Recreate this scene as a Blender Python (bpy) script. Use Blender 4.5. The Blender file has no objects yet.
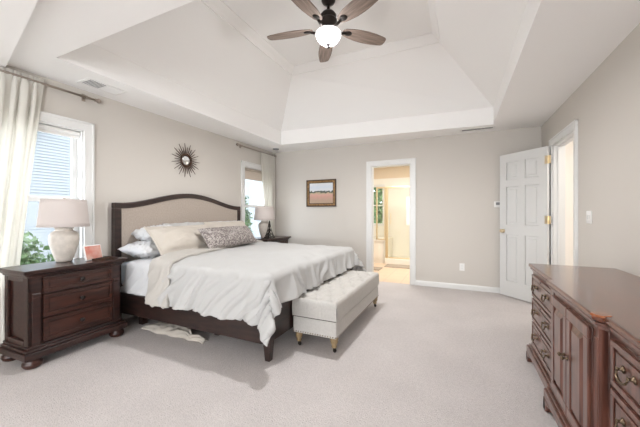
import bpy, bmesh, math, random
from mathutils import Vector, Matrix, noise
C = bpy.context
S = C.scene
random.seed(7)
PI = math.pi
COL = S.collection

# ------------------------------------------------------------------ camera
FPX = 297.67
CAMZ = 1.193
cam_d = bpy.data.cameras.new('camera')
cam = bpy.data.objects.new('camera', cam_d); COL.objects.link(cam)
cam_d.sensor_width = 36.0
cam_d.lens = FPX * 36.0 / 640.0
cam_d.clip_start = 0.05
cam.location = (0, 0, CAMZ)
cam.rotation_euler = (PI / 2, 0, 0.4349)
S.camera = cam

# ------------------------------------------------------------------ view, world, lights
S.view_settings.view_transform = 'Standard'
S.view_settings.look = 'None'
S.view_settings.exposure = 0.27
S.view_settings.gamma = 1.0
S.view_settings.use_curve_mapping = False
S.cycles.max_bounces = 10
S.cycles.diffuse_bounces = 7
S.cycles.sample_clamp_indirect = 6.0
S.cycles.use_denoising = True
S.cycles.caustics_reflective = False
S.cycles.caustics_refractive = False

w = bpy.data.worlds.new('sky'); S.world = w; w.use_nodes = True
bg = w.node_tree.nodes['Background']
bg.inputs[0].default_value = (0.90, 0.95, 1.0, 1)
bg.inputs[1].default_value = 7.0


def area(name, loc, rot, sx, sy, power, col=(1, 1, 1)):
    d = bpy.data.lights.new(name, 'AREA'); d.shape = 'RECTANGLE'
    d.size = sx; d.size_y = sy; d.energy = power; d.color = col
    o = bpy.data.objects.new(name, d); COL.objects.link(o)
    o.location = loc; o.rotation_euler = rot
    return o


# unseen fill lights added behind the camera (wall_near, y = -5.2) and in the right rear wall
area('rear_fill', (-1.25, -5.12, 1.30), (math.radians(88), 0, 0), 3.7, 1.9, 9, (0.93, 0.96, 1.0))
area('rear_bounce_fill', (-1.25, -4.9, 0.9), (math.radians(160), 0, 0), 3.7, 0.9, 36, (0.92, 0.96, 1.0))  # added fill aimed up to bounce off the rear ceiling
area('side_fill', (1.04, -3.15, 1.35), (math.radians(86), 0, math.radians(75)), 1.4, 1.6, 92, (0.95, 0.97, 1.0))
# unseen fill lights added under the bathroom and closet ceilings
area('bathroom_fill', (-1.1, 6.3, 2.40), (0, 0, 0), 0.9, 0.9, 42, (1.0, 0.97, 0.92))
area('closet_fill', (1.95, 4.1, 2.40), (0, 0, 0), 0.6, 0.6, 17, (1.0, 0.97, 0.94))


# ------------------------------------------------------------------ helpers
class MB:
    def __init__(self, o=(0, 0, 0)):
        self.bm = bmesh.new(); self.o = Vector(o)

    def v(self, p): return self.bm.verts.new(Vector(p) - self.o)

    def face(self, pts):
        return self.bm.faces.new([self.v(p) for p in pts])

    def box(self, x0, x1, y0, y1, z0, z1):
        P = [(x0, y0, z0), (x1, y0, z0), (x1, y1, z0), (x0, y1, z0), (x0, y0, z1), (x1, y0, z1), (x1, y1, z1), (x0, y1, z1)]
        vs = [self.v(p) for p in P]
        for f in ((0, 3, 2, 1), (4, 5, 6, 7), (0, 1, 5, 4), (1, 2, 6, 5), (2, 3, 7, 6), (3, 0, 4, 7)):
            self.bm.faces.new([vs[i] for i in f])
        return self

    def prism(self, poly, axis, lo, hi):
        # poly: list of 2-tuples in the plane normal to axis (axis x: (y,z); y: (x,z); z: (x,y))
        def mk(p, t):
            return {'x': (t, p[0], p[1]), 'y': (p[0], t, p[1]), 'z': (p[0], p[1], t)}[axis]
        a = [self.v(mk(p, lo)) for p in poly]; b = [self.v(mk(p, hi)) for p in poly]
        self.bm.faces.new(a[::-1]); self.bm.faces.new(b)
        n = len(poly)
        for i in range(n):
            self.bm.faces.new([a[i], a[(i + 1) % n], b[(i + 1) % n], b[i]])
        return self

    def strip(self, outer, inner, axis, lo, hi):
        # band between two open polylines, extruded
        def mk(p, t):
            return {'x': (t, p[0], p[1]), 'y': (p[0], t, p[1]), 'z': (p[0], p[1], t)}[axis]
        O0 = [self.v(mk(p, lo)) for p in outer]; O1 = [self.v(mk(p, hi)) for p in outer]
        I0 = [self.v(mk(p, lo)) for p in inner]; I1 = [self.v(mk(p, hi)) for p in inner]
        n = len(outer)
        for i in range(n - 1):
            for q in ((O0[i], O0[i + 1], I0[i + 1], I0[i]), (O1[i], I1[i], I1[i + 1], O1[i + 1]),
                      (O0[i], O1[i], O1[i + 1], O0[i + 1]), (I0[i], I0[i + 1], I1[i + 1], I1[i])):
                self.bm.faces.new(q)
        for k in (0, n - 1):
            self.bm.faces.new((O0[k], I0[k], I1[k], O1[k]))
        return self

    def lathe(self, prof, c=(0, 0, 0), seg=24, axis='z', sx=1, sy=1):
        rings = []
        for r, z in prof:
            ring = []
            for k in range(seg):
                a = 2 * PI * k / seg
                x, y = r * math.cos(a) * sx, r * math.sin(a) * sy
                p = {'z': (x, y, z), 'x': (z, x, y), 'y': (x, z, y)}[axis]
                ring.append(self.v((p[0] + c[0], p[1] + c[1], p[2] + c[2])))
            rings.append(ring)
        for a, b in zip(rings, rings[1:]):
            for k in range(seg):
                self.bm.faces.new((a[k], a[(k + 1) % seg], b[(k + 1) % seg], b[k]))
        for ring in (rings[0], rings[-1]):
            self.bm.faces.new(ring)
        return self

    def tube(self, pts, r, seg=8):
        pts = [Vector(p) for p in pts]; rings = []
        for i, p in enumerate(pts):
            t = (pts[min(i + 1, len(pts) - 1)] - pts[max(i - 1, 0)]).normalized()
            up = Vector((0, 0, 1)) if abs(t.z) < 0.9 else Vector((1, 0, 0))
            a = t.cross(up).normalized(); b = t.cross(a)
            rr = r[i] if isinstance(r, (list, tuple)) else r
            rings.append([self.v(p + (a * math.cos(2 * PI * k / seg) + b * math.sin(2 * PI * k / seg)) * rr) for k in range(seg)])
        for a, b in zip(rings, rings[1:]):
            for k in range(seg):
                self.bm.faces.new((a[k], a[(k + 1) % seg], b[(k + 1) % seg], b[k]))
        self.bm.faces.new(rings[0]); self.bm.faces.new(rings[-1])
        return self

    def grid(self, nu, nv, f, closed_u=False):
        G = [[self.v(f(i / nu, j / nv)) for j in range(nv + 1)] for i in range(nu + (0 if closed_u else 1))]
        m = len(G)
        for i in range(nu):
            for j in range(nv):
                self.bm.faces.new((G[i][j], G[(i + 1) % m][j], G[(i + 1) % m][j + 1], G[i][j + 1]))
        return self

    def build(self, name, mat, parent=None, smooth=False, bevel=0, seg=2, solid=0, sub=0, loc=None, recalc=True):
        if recalc:
            bmesh.ops.recalc_face_normals(self.bm, faces=self.bm.faces)
        me = bpy.data.meshes.new(name); self.bm.to_mesh(me); self.bm.free()
        me.materials.append(mat)
        if smooth:
            for p in me.polygons: p.use_smooth = True
        o = bpy.data.objects.new(name, me); COL.objects.link(o)
        if parent is not None: o.parent = parent
        else: o.location = self.o
        if loc is not None: o.location = loc
        if solid:
            m = o.modifiers.new('solid', 'SOLIDIFY'); m.thickness = solid; m.offset = 1
        if bevel:
            m = o.modifiers.new('bevel', 'BEVEL'); m.width = bevel; m.segments = seg; m.limit_method = 'ANGLE'
            m.angle_limit = math.radians(35)
        if sub:
            m = o.modifiers.new('sub', 'SUBSURF'); m.levels = sub; m.render_levels = sub
        return o


def tag(o, label, cat, group=None, kind=None):
    o['label'] = label; o['category'] = cat
    if group: o['group'] = group
    if kind: o['kind'] = kind
    return o


def thing(name, loc, label, cat, group=None, rz=0):
    o = bpy.data.objects.new(name, None); COL.objects.link(o)
    o.location = loc; o.rotation_euler = (0, 0, rz); o.empty_display_size = 0.05
    return tag(o, label, cat, group)


def struct(o):
    o['kind'] = 'structure'; return o


def nz(x, y=0, z=0, s=1.0): return noise.noise(Vector((x * s, y * s, z * s)))


# ------------------------------------------------------------------ materials
def mat(name, col, rough=0.6, metal=0.0, spec=None, var=0.0, vscale=4.0, bump=0.0, bscale=60.0, coat=0.0, trans=0.0, stretch=None, col2=None, bdist=0.01):
    m = bpy.data.materials.new(name); m.use_nodes = True
    nt = m.node_tree; b = nt.nodes['Principled BSDF']
    b.inputs['Base Color'].default_value = (*col, 1); b.inputs['Roughness'].default_value = rough
    b.inputs['Metallic'].default_value = metal
    if spec is not None: b.inputs['Specular IOR Level'].default_value = spec
    if coat:
        b.inputs['Coat Weight'].default_value = coat; b.inputs['Coat Roughness'].default_value = 0.12
    tc = nt.nodes.new('ShaderNodeTexCoord'); mp = nt.nodes.new('ShaderNodeMapping')
    nt.links.new(tc.outputs['Object'], mp.inputs['Vector'])
    if stretch: mp.inputs['Scale'].default_value = stretch
    if var or col2:
        n = nt.nodes.new('ShaderNodeTexNoise'); n.inputs['Scale'].default_value = vscale; n.inputs['Detail'].default_value = 6
        nt.links.new(mp.outputs['Vector'], n.inputs['Vector'])
        r = nt.nodes.new('ShaderNodeValToRGB')
        c2 = col2 if col2 else tuple(min(1, c * (1 + var)) for c in col)
        c1 = col if col2 else tuple(c * (1 - var) for c in col)
        r.color_ramp.elements[0].position = 0.35; r.color_ramp.elements[1].position = 0.65
        r.color_ramp.elements[0].color = (*c1, 1); r.color_ramp.elements[1].color = (*c2, 1)
        nt.links.new(n.outputs['Fac'], r.inputs['Fac']); nt.links.new(r.outputs['Color'], b.inputs['Base Color'])
    if bump:
        n = nt.nodes.new('ShaderNodeTexNoise'); n.inputs['Scale'].default_value = bscale; n.inputs['Detail'].default_value = 4
        nt.links.new(tc.outputs['Object'], n.inputs['Vector'])
        bp = nt.nodes.new('ShaderNodeBump'); bp.inputs['Strength'].default_value = bump; bp.inputs['Distance'].default_value = bdist
        nt.links.new(n.outputs['Fac'], bp.inputs['Height']); nt.links.new(bp.outputs['Normal'], b.inputs['Normal'])
    if trans:
        t = nt.nodes.new('ShaderNodeBsdfTranslucent'); t.inputs['Color'].default_value = (*col, 1)
        mx = nt.nodes.new('ShaderNodeMixShader'); mx.inputs[0].default_value = trans
        out = nt.nodes['Material Output']
        nt.links.new(b.outputs[0], mx.inputs[1]); nt.links.new(t.outputs[0], mx.inputs[2]); nt.links.new(mx.outputs[0], out.inputs['Surface'])
    return m


def glass_mat(name, tint=(1, 1, 1), refl=0.06):
    m = bpy.data.materials.new(name); m.use_nodes = True
    nt = m.node_tree; nt.nodes.remove(nt.nodes['Principled BSDF'])
    t = nt.nodes.new('ShaderNodeBsdfTransparent'); t.inputs[0].default_value = (*tint, 1)
    g = nt.nodes.new('ShaderNodeBsdfGlossy'); g.inputs['Roughness'].default_value = 0.02
    mx = nt.nodes.new('ShaderNodeMixShader'); mx.inputs[0].default_value = refl
    nt.links.new(t.outputs[0], mx.inputs[1]); nt.links.new(g.outputs[0], mx.inputs[2])
    nt.links.new(mx.outputs[0], nt.nodes['Material Output'].inputs['Surface'])
    return m


M = {}
M['wall'] = mat('wall_paint', (0.60, 0.565, 0.52), 0.85, spec=0.2, bump=0.05, bscale=180)
M['ceiling'] = mat('ceiling_paint', (0.89, 0.88, 0.865), 0.9, spec=0.2)
M['trim'] = mat('trim_paint', (0.74, 0.74, 0.725), 0.35)
M['door'] = mat('door_paint', (0.66, 0.66, 0.645), 0.4)
M['carpet'] = mat('carpet', (0.57, 0.53, 0.515), 0.98, spec=0.05, var=0.04, vscale=2.2, bump=0.6, bscale=130, bdist=0.02)
# carpet: add fine fibre colour speckle on top of the broad nap patches
nt = M['carpet'].node_tree
b = nt.nodes['Principled BSDF']
old = b.inputs['Base Color'].links[0].from_socket
n2 = nt.nodes.new('ShaderNodeTexNoise'); n2.inputs['Scale'].default_value = 45; n2.inputs['Detail'].default_value = 5
tc2 = nt.nodes.new('ShaderNodeTexCoord'); nt.links.new(tc2.outputs['Object'], n2.inputs['Vector'])
r2 = nt.nodes.new('ShaderNodeValToRGB')
r2.color_ramp.elements[0].position = 0.3; r2.color_ramp.elements[0].color = (0.93, 0.93, 0.93, 1)
r2.color_ramp.elements[1].position = 0.7; r2.color_ramp.elements[1].color = (1.05, 1.05, 1.05, 1)
nt.links.new(n2.outputs['Fac'], r2.inputs['Fac'])
mx = nt.nodes.new('ShaderNodeMix'); mx.data_type = 'RGBA'; mx.blend_type = 'MULTIPLY'; mx.inputs[0].default_value = 1
nt.links.new(old, mx.inputs[6]); nt.links.new(r2.outputs['Color'], mx.inputs[7]); nt.links.new(mx.outputs[2], b.inputs['Base Color'])

M['cherry'] = mat('dark_cherry_wood', (0.014, 0.005, 0.004), 0.3, col2=(0.040, 0.013, 0.009), vscale=3, stretch=(14, 1.2, 14), coat=0.2)
M['cherry_front'] = mat('cherry_drawer_wood', (0.020, 0.007, 0.005), 0.32, col2=(0.058, 0.019, 0.012), vscale=3, stretch=(14, 1.2, 14), coat=0.12)
M['espresso'] = mat('espresso_wood', (0.012, 0.006, 0.005), 0.4, col2=(0.034, 0.016, 0.012), vscale=3, stretch=(2, 2, 9), coat=0.2)
M['dresser'] = mat('mahogany_wood', (0.060, 0.022, 0.015), 0.28, col2=(0.16, 0.062, 0.042), vscale=3, stretch=(14, 14, 1.2), coat=0.5)
M['dresser_top'] = mat('polished_mahogany', (0.075, 0.022, 0.012), 0.2, col2=(0.15, 0.048, 0.024), vscale=3, stretch=(12, 1.0, 12), coat=0.5)
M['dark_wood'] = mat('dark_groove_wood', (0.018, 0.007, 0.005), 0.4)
M['cap'] = mat('orange_brown_wood', (0.26, 0.075, 0.02), 0.25, coat=0.5)
M['bronze'] = mat('dark_bronze', (0.035, 0.028, 0.026), 0.35, metal=0.7)
M['pull'] = mat('antique_brass', (0.16, 0.115, 0.075), 0.35, metal=0.85)
M['brass'] = mat('polished_brass', (0.82, 0.69, 0.46), 0.3, metal=1.0)
M['rod'] = mat('nickel_rod', (0.42, 0.36, 0.31), 0.35, metal=0.8)
M['linen'] = mat('beige_linen', (0.42, 0.36, 0.31), 0.9, spec=0.1, var=0.06, vscale=60, bump=0.25, bscale=300)
M['bench'] = mat('oatmeal_linen', (0.53, 0.51, 0.48), 0.9, spec=0.1, var=0.04, vscale=60, bump=0.25, bscale=300)
M['white'] = mat('white_cotton', (0.60, 0.60, 0.605), 0.9, spec=0.1, bump=0.15, bscale=25, bdist=0.03)
M['duvet'] = mat('ivory_cotton', (0.48, 0.475, 0.465), 0.9, spec=0.1, bump=0.12, bscale=18, bdist=0.03)
M['cream'] = mat('cream_cotton', (0.51, 0.465, 0.41), 0.9, spec=0.1, bump=0.15, bscale=22, bdist=0.03)
M['blanket'] = mat('pale_cream_blanket', (0.49, 0.465, 0.43), 0.9, spec=0.1, bump=0.12, bscale=22, bdist=0.03)
M['mattress'] = mat('blue_grey_mattress', (0.52, 0.57, 0.62), 0.9, spec=0.1)
M['curtain'] = mat('sheer_curtain', (0.86, 0.84, 0.79), 0.9, spec=0.1, trans=0.45)
M['shade'] = mat('lamp_shade_linen', (0.68, 0.62, 0.59), 0.9, spec=0.1, trans=0.25, bump=0.2, bscale=250)
M['ceramic'] = mat('crackled_ceramic', (0.56, 0.51, 0.455), 0.55, var=0.10, vscale=18, bump=0.2, bscale=60)
M['rollshade'] = mat('roller_shade', (0.66, 0.58, 0.50), 0.9, trans=0.3)
M['opal'] = mat('opal_glass', (0.84, 0.84, 0.83), 0.25, trans=0.2)
nt = M['opal'].node_tree; out = nt.nodes['Material Output']; prev = out.inputs['Surface'].links[0].from_socket
tr_ = nt.nodes.new('ShaderNodeBsdfTransparent'); mo = nt.nodes.new('ShaderNodeMixShader'); mo.inputs[0].default_value = 0.45
nt.links.new(prev, mo.inputs[1]); nt.links.new(tr_.outputs[0], mo.inputs[2]); nt.links.new(mo.outputs[0], out.inputs['Surface'])
M['plastic'] = mat('white_plastic', (0.80, 0.79, 0.77), 0.4)
M['ventgrey'] = mat('vent_shadow_grey', (0.20, 0.20, 0.205), 0.6)
M['mirror'] = mat('mirror_glass', (0.85, 0.86, 0.88), 0.12, metal=1.0)
M['gilt'] = mat('aged_gilt', (0.26, 0.15, 0.06), 0.4, metal=0.4, var=0.35, vscale=30)
M['gilt_dark'] = mat('dark_walnut_frame', (0.06, 0.028, 0.014), 0.4)
M['glass'] = glass_mat('window_glass', (0.96, 0.98, 1.0), 0.05)
M['shower_glass'] = glass_mat('shower_glass', (0.97, 0.97, 0.95), 0.03)
M['leg'] = mat('limed_oak', (0.27, 0.19, 0.10), 0.5, var=0.15, vscale=20)
M['nail'] = mat('nailhead_metal', (0.25, 0.20, 0.16), 0.35, metal=0.9)
M['bathwall'] = mat('cream_tile', (0.84, 0.81, 0.74), 0.5)
M['bathpaint'] = mat('peach_paint', (0.74, 0.62, 0.48), 0.8)
M['tub'] = mat('cream_tub', (0.84, 0.80, 0.72), 0.3)
M['closet'] = mat('closet_paint', (0.82, 0.775, 0.72), 0.8)
M['mat_grey'] = mat('bath_mat', (0.36, 0.30, 0.24), 0.95, var=0.15, vscale=60)
M['siding'] = mat('blue_grey_siding', (0.19, 0.205, 0.215), 0.6)
M['outtrim'] = mat('outdoor_trim', (0.27, 0.275, 0.28), 0.6)
M['roof'] = mat('roof_shingle', (0.07, 0.09, 0.12), 0.9, var=0.2, vscale=20)
M['leaf'] = mat('shrub_leaf', (0.04, 0.085, 0.025), 0.6, col2=(0.12, 0.19, 0.07), vscale=9, trans=0.3)
M['bark'] = mat('bark', (0.10, 0.07, 0.05), 0.9)
M['lawn'] = mat('pale_gravel', (0.74, 0.73, 0.71), 0.95, var=0.1, vscale=8)
M['redprint'] = mat('red_print', (0.55, 0.16, 0.12), 0.4, col2=(0.62, 0.42, 0.35), vscale=9)


def plank_floor(name, c1, c2, tile):
    m = mat(name, c1, 0.35); nt = m.node_tree; b = nt.nodes['Principled BSDF']
    br = nt.nodes.new('ShaderNodeTexBrick'); br.offset = 0; br.inputs['Scale'].default_value = 1
    br.inputs['Brick Width'].default_value = tile; br.inputs['Row Height'].default_value = tile
    br.inputs['Mortar Size'].default_value = 0.006
    br.inputs['Color1'].default_value = (*c1, 1); br.inputs['Color2'].default_value = (*c1, 1); br.inputs['Mortar'].default_value = (*c2, 1)
    tc = nt.nodes.new('ShaderNodeTexCoord'); nt.links.new(tc.outputs['Object'], br.inputs['Vector'])
    nt.links.new(br.outputs['Color'], b.inputs['Base Color'])
    return m


M['bathfloor'] = plank_floor('tan_floor_tile', (0.66, 0.50, 0.37), (0.50, 0.40, 0.31), 0.3)


def blade_wood():
    m = mat('weathered_oak_blade', (0.2, 0.13, 0.09), 0.5); nt = m.node_tree; b = nt.nodes['Principled BSDF']
    tc = nt.nodes.new('ShaderNodeTexCoord'); mp = nt.nodes.new('ShaderNodeMapping'); mp.inputs['Scale'].default_value = (1.5, 22, 22)
    n = nt.nodes.new('ShaderNodeTexNoise'); n.inputs['Scale'].default_value = 3; n.inputs['Detail'].default_value = 6
    r = nt.nodes.new('ShaderNodeValToRGB')
    r.color_ramp.elements[0].position = 0.3; r.color_ramp.elements[0].color = (0.16, 0.12, 0.10, 1)
    r.color_ramp.elements[1].position = 0.7; r.color_ramp.elements[1].color = (0.38, 0.29, 0.24, 1)
    nt.links.new(tc.outputs['Object'], mp.inputs['Vector']); nt.links.new(mp.outputs[0], n.inputs['Vector'])
    nt.links.new(n.outputs['Fac'], r.inputs['Fac']); nt.links.new(r.outputs['Color'], b.inputs['Base Color'])
    return m


M['blade'] = blade_wood()


def damask():
    m = mat('grey_damask', (0.5, 0.45, 0.42), 0.9, spec=0.1); nt = m.node_tree; b = nt.nodes['Principled BSDF']
    tc = nt.nodes.new('ShaderNodeTexCoord')
    n = nt.nodes.new('ShaderNodeTexNoise'); n.inputs['Scale'].default_value = 19; n.inputs['Detail'].default_value = 2; n.inputs['Distortion'].default_value = 3.0
    r = nt.nodes.new('ShaderNodeValToRGB'); r.color_ramp.interpolation = 'LINEAR'
    r.color_ramp.elements[0].position = 0.45; r.color_ramp.elements[0].color = (0.17, 0.145, 0.14, 1)
    r.color_ramp.elements[1].position = 0.56; r.color_ramp.elements[1].color = (0.40, 0.365, 0.34, 1)
    nt.links.new(tc.outputs['Object'], n.inputs['Vector']); nt.links.new(n.outputs['Fac'], r.inputs['Fac'])
    nt.links.new(r.outputs['Color'], b.inputs['Base Color'])
    return m


M['damask'] = damask()


def painting():
    # plain generic meadow: pale sky, dark uneven tree line, rosy field (object coords, x = across, z = up)
    m = mat('meadow_painting', (0.6, 0.6, 0.6), 0.5); nt = m.node_tree; b = nt.nodes['Principled BSDF']
    tc = nt.nodes.new('ShaderNodeTexCoord'); sp = nt.nodes.new('ShaderNodeSeparateXYZ'); nt.links.new(tc.outputs['Object'], sp.inputs[0])
    n = nt.nodes.new('ShaderNodeTexNoise'); n.inputs['Scale'].default_value = 16; n.inputs['Detail'].default_value = 3
    nt.links.new(tc.outputs['Object'], n.inputs['Vector'])
    a = nt.nodes.new('ShaderNodeMath'); a.operation = 'MULTIPLY_ADD'; a.inputs[1].default_value = 0.09; nt.links.new(n.outputs['Fac'], a.inputs[0])
    nt.links.new(sp.outputs['Z'], a.inputs[2])
    mr = nt.nodes.new('ShaderNodeMapRange'); mr.inputs['From Min'].default_value = -0.10; mr.inputs['From Max'].default_value = 0.22
    nt.links.new(a.outputs[0], mr.inputs['Value'])
    r = nt.nodes.new('ShaderNodeValToRGB'); cr = r.color_ramp
    cr.elements[0].position = 0.0; cr.elements[0].color = (0.42, 0.30, 0.22, 1)
    cr.elements[1].position = 1.0; cr.elements[1].color = (0.70, 0.72, 0.75, 1)
    for p, c in ((0.22, (0.52, 0.30, 0.24)), (0.36, (0.60, 0.34, 0.28)), (0.47, (0.42, 0.38, 0.24)), (0.50, (0.07, 0.08, 0.06)), (0.57, (0.07, 0.09, 0.07)), (0.60, (0.66, 0.68, 0.70)), (0.8, (0.60, 0.65, 0.74))):
        e = cr.elements.new(p); e.color = (*c, 1)
    nt.links.new(mr.outputs[0], r.inputs['Fac']); nt.links.new(r.outputs['Color'], b.inputs['Base Color'])
    return m


M['painting'] = painting()

# ------------------------------------------------------------------ room shell
XL, XR, YF, YN, H = -3.436, 1.077, 5.184, -5.2, 2.44


def wall_x(name, x0, x1, y0, y1, z1, holes, m):
    # wall slab between x0..x1 running along y with rectangular holes (ya, yb, za, zb)
    mb = MB(); cur = y0
    for ya, yb, za, zb in sorted(holes):
        if ya > cur: mb.box(x0, x1, cur, ya, 0, z1)
        if za > 0: mb.box(x0, x1, ya, yb, 0, za)
        mb.box(x0, x1, ya, yb, zb, z1); cur = yb
    mb.box(x0, x1, cur, y1, 0, z1)
    return struct(mb.build(name, m))


def wall_y(name, y0, y1, x0, x1, z1, holes, m):
    mb = MB(); cur = x0
    for xa, xb, za, zb in sorted(holes):
        if xa > cur: mb.box(cur, xa, y0, y1, 0, z1)
        if za > 0: mb.box(xa, xb, y0, y1, 0, za)
        mb.box(xa, xb, y0, y1, zb, z1); cur = xb
    mb.box(cur, x1, y0, y1, 0, z1)
    return struct(mb.build(name, m))


W1 = (0.93, 1.72, 0.62, 2.03)
W2 = (4.21, 5.00, 0.62, 2.03)
BD = (-1.405, -0.725, 0, 2.035)
RD = (3.83, 4.62, 0, 2.045)
wall_x('wall_left', XL - 0.14, XL, YN, YF, H + 0.1, [W1, W2], M['wall'])
wall_y('wall_far', YF, YF + 0.12, XL - 0.14, XR + 0.12, H + 0.1, [BD], M['wall'])
wall_x('wall_right', XR, XR + 0.12, YN, YF, H + 0.1, [RD, (-3.9, -2.4, 0.55, 2.15)], M['wall'])  # rear opening added for the side fill light
wall_y('wall_near', YN - 0.14, YN, XL - 0.14, XR + 0.12, H + 0.1, [(-3.15, 0.65, 0.3, 2.3)], M['wall'])  # unseen wall set far back, opening added for the rear fill
mb = MB(); mb.box(XL - 0.14, XR + 0.12, YN - 0.14, YF + 0.02, -0.12, 0)
struct(mb.build('floor', M['carpet']))

# ceiling with tray
tl = [(-2.915, 1.27), (0.44, 1.27), (0.445, 4.80), (-2.915, 4.60)]      # opening at 2.44
tu = [(-2.31, 2.0), (-0.20, 2.0), (-0.20, 3.945), (-2.31, 3.945)]         # foot of crown at 3.30
tv = [(-2.225, 2.085), (-0.285, 2.085), (-0.285, 3.865), (-2.225, 3.865)]   # top of crown at 3.40
mb = MB()
ro = [(XL - 0.1, YN - 0.1), (XR + 0.1, YN - 0.1), (XR + 0.1, YF + 0.1), (XL - 0.1, YF + 0.1)]


def ring(a, za, b, zb):
    for i in range(4):
        j = (i + 1) % 4
        mb.face([(*a[i], za), (*a[j], za), (*b[j], zb), (*b[i], zb)])


def inset(poly, d):
    (x0, y0), (x1, _), (x2, y2), (x3, y3) = poly
    return [(x0 + d, y0 + d), (x1 - d, y0 + d), (x2 - d, y2 - d), (x3 + d, y3 - d)]


ring(ro, H, tl, H)
ring(tl, H, tl, 2.685)
ring(tl, 2.685, inset(tl, 0.008), 2.69)
ring(inset(tl, 0.008), 2.69, tu, 3.29)
ring(tu, 3.29, inset(tu, 0.012), 3.29)
ring(inset(tu, 0.012), 3.29, inset(tu, 0.012), 3.305)
ring(inset(tu, 0.012), 3.305, inset(tu, 0.035), 3.335)
ring(inset(tu, 0.035), 3.335, tv, 3.385)
ring(tv, 3.385, tv, 3.40)
mb.face([(*p, 3.40) for p in tv])
ring(ro, H, ro, 3.5)
mb.face([(*p, 3.5) for p in ro])
bmesh.ops.remove_doubles(mb.bm, verts=mb.bm.verts, dist=0.0002)
struct(mb.build('ceiling', M['ceiling']))
# low header bulkhead by the near left corner
mb = MB(); mb.prism([(-3.436, 1.145), (-2.206, 0.868), (-1.0, 0.59), (-1.0, -0.6), (-3.436, -0.6)], 'z', 2.40, 2.439)
struct(mb.build('trim_1', M['ceiling']))

# baseboards
def base_prof(d): return [(0, 0), (d * 0.016, 0), (d * 0.016, 0.062), (d * 0.008, 0.078), (0, 0.082)]
mb = MB()
for x0, x1 in ((XL, -1.485), (-0.645, XR)):
    mb.prism([(YF - a, b) for a, b in base_prof(1)], 'x', x0, x1)
struct(mb.build('baseboard_far', M['trim']))
mb = MB(); mb.prism([(XL + a, b) for a, b in base_prof(1)], 'y', YN, YF - 0.017)
struct(mb.build('baseboard_left', M['trim']))
mb = MB()
for y0, y1 in ((YN, 3.745), (4.705, YF - 0.017)):
    mb.prism([(XR - a, b) for a, b in base_prof(1)], 'y', y0, y1)
struct(mb.build('baseboard_right', M['trim']))


# windows in the left wall
def window(n, hole, shade):
    y0, y1, z0, z1 = hole
    mb = MB(); c = 0.08
    mb.box(XL, XL + 0.022, y0 - c, y0, z0 - 0.05, z1 + c); mb.box(XL, XL + 0.022, y1, y1 + c, z0 - 0.05, z1 + c)
    mb.box(XL, XL + 0.022, y0, y1, z1, z1 + c)
    mb.box(XL, XL + 0.030, y0 - c - .008, y0 - c + .012, z0 - 0.05, z1 + c + .008); mb.box(XL, XL + 0.030, y1 + c - .012, y1 + c + .008, z0 - 0.05, z1 + c + .008)
    mb.box(XL, XL + 0.030, y0 - c, y1 + c, z1 + c - .012, z1 + c + .008)
    wn = struct(mb.build('window_%d' % n, M['trim'], bevel=0.003))
    mb = MB()   # jamb liner
    for a, b in ((y0, y0 + 0.012), (y1 - 0.012, y1)): mb.box(XL - 0.14, XL, a, b, z0, z1)
    mb.box(XL - 0.14, XL, y0, y1, z1 - 0.012, z1); mb.box(XL - 0.14, XL, y0, y1, z0, z0 + 0.012)
    mb.build('window_jamb', M['trim'], wn)
    mb = MB(); mb.box(XL - 0.02, XL + 0.05, y0 - c - 0.02, y1 + c + 0.02, z0 - 0.05, z0 - 0.02)
    mb.box(XL, XL + 0.018, y0 - c, y1 + c, z0 - 0.12, z0 - 0.05)
    mb.build('window_sill', M['trim'], wn, bevel=0.004)
    zm = 1.33
    for nm, xo, za, zb in (('upper_sash', -0.115, zm - 0.02, z1 - 0.012), ('lower_sash', -0.08, z0 + 0.012, zm + 0.02)):
        mb = MB(); a, b = y0 + 0.012, y1 - 0.012; x0, x1 = XL + xo, XL + xo + 0.03; t = 0.045
        mb.box(x0, x1, a, a + t, za, zb); mb.box(x0, x1, b - t, b, za, zb)
        mb.box(x0, x1, a + t, b - t, za, za + t); mb.box(x0, x1, a + t, b - t, zb - t, zb)
        sash = mb.build(nm, M['trim'], wn, bevel=0.003)
        mb = MB(); mb.box(x0 + 0.012, x0 + 0.017, a + t, b - t, za + t, zb - t)
        mb.build('window_pane', M['glass'], sash)
    if shade:
        mb = MB()
        mb.box(XL - 0.047, XL - 0.043, y0 + 0.02, y1 - 0.02, z1 - shade, z1 - 0.03)
        mb.tube([(XL - 0.045, y0 + 0.015, z1 - 0.035), (XL - 0.045, y1 - 0.015, z1 - 0.035)], 0.022, 12)
        mb.box(XL - 0.052, XL - 0.038, y0 + 0.02, y1 - 0.02, z1 - shade - 0.015, z1 - shade)
        mb.build('roller_shade', M['rollshade'] if n == 2 else M['plastic'], wn)
    return wn


window(1, W1, 0.07)
window(2, W2, 0.20)
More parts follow.
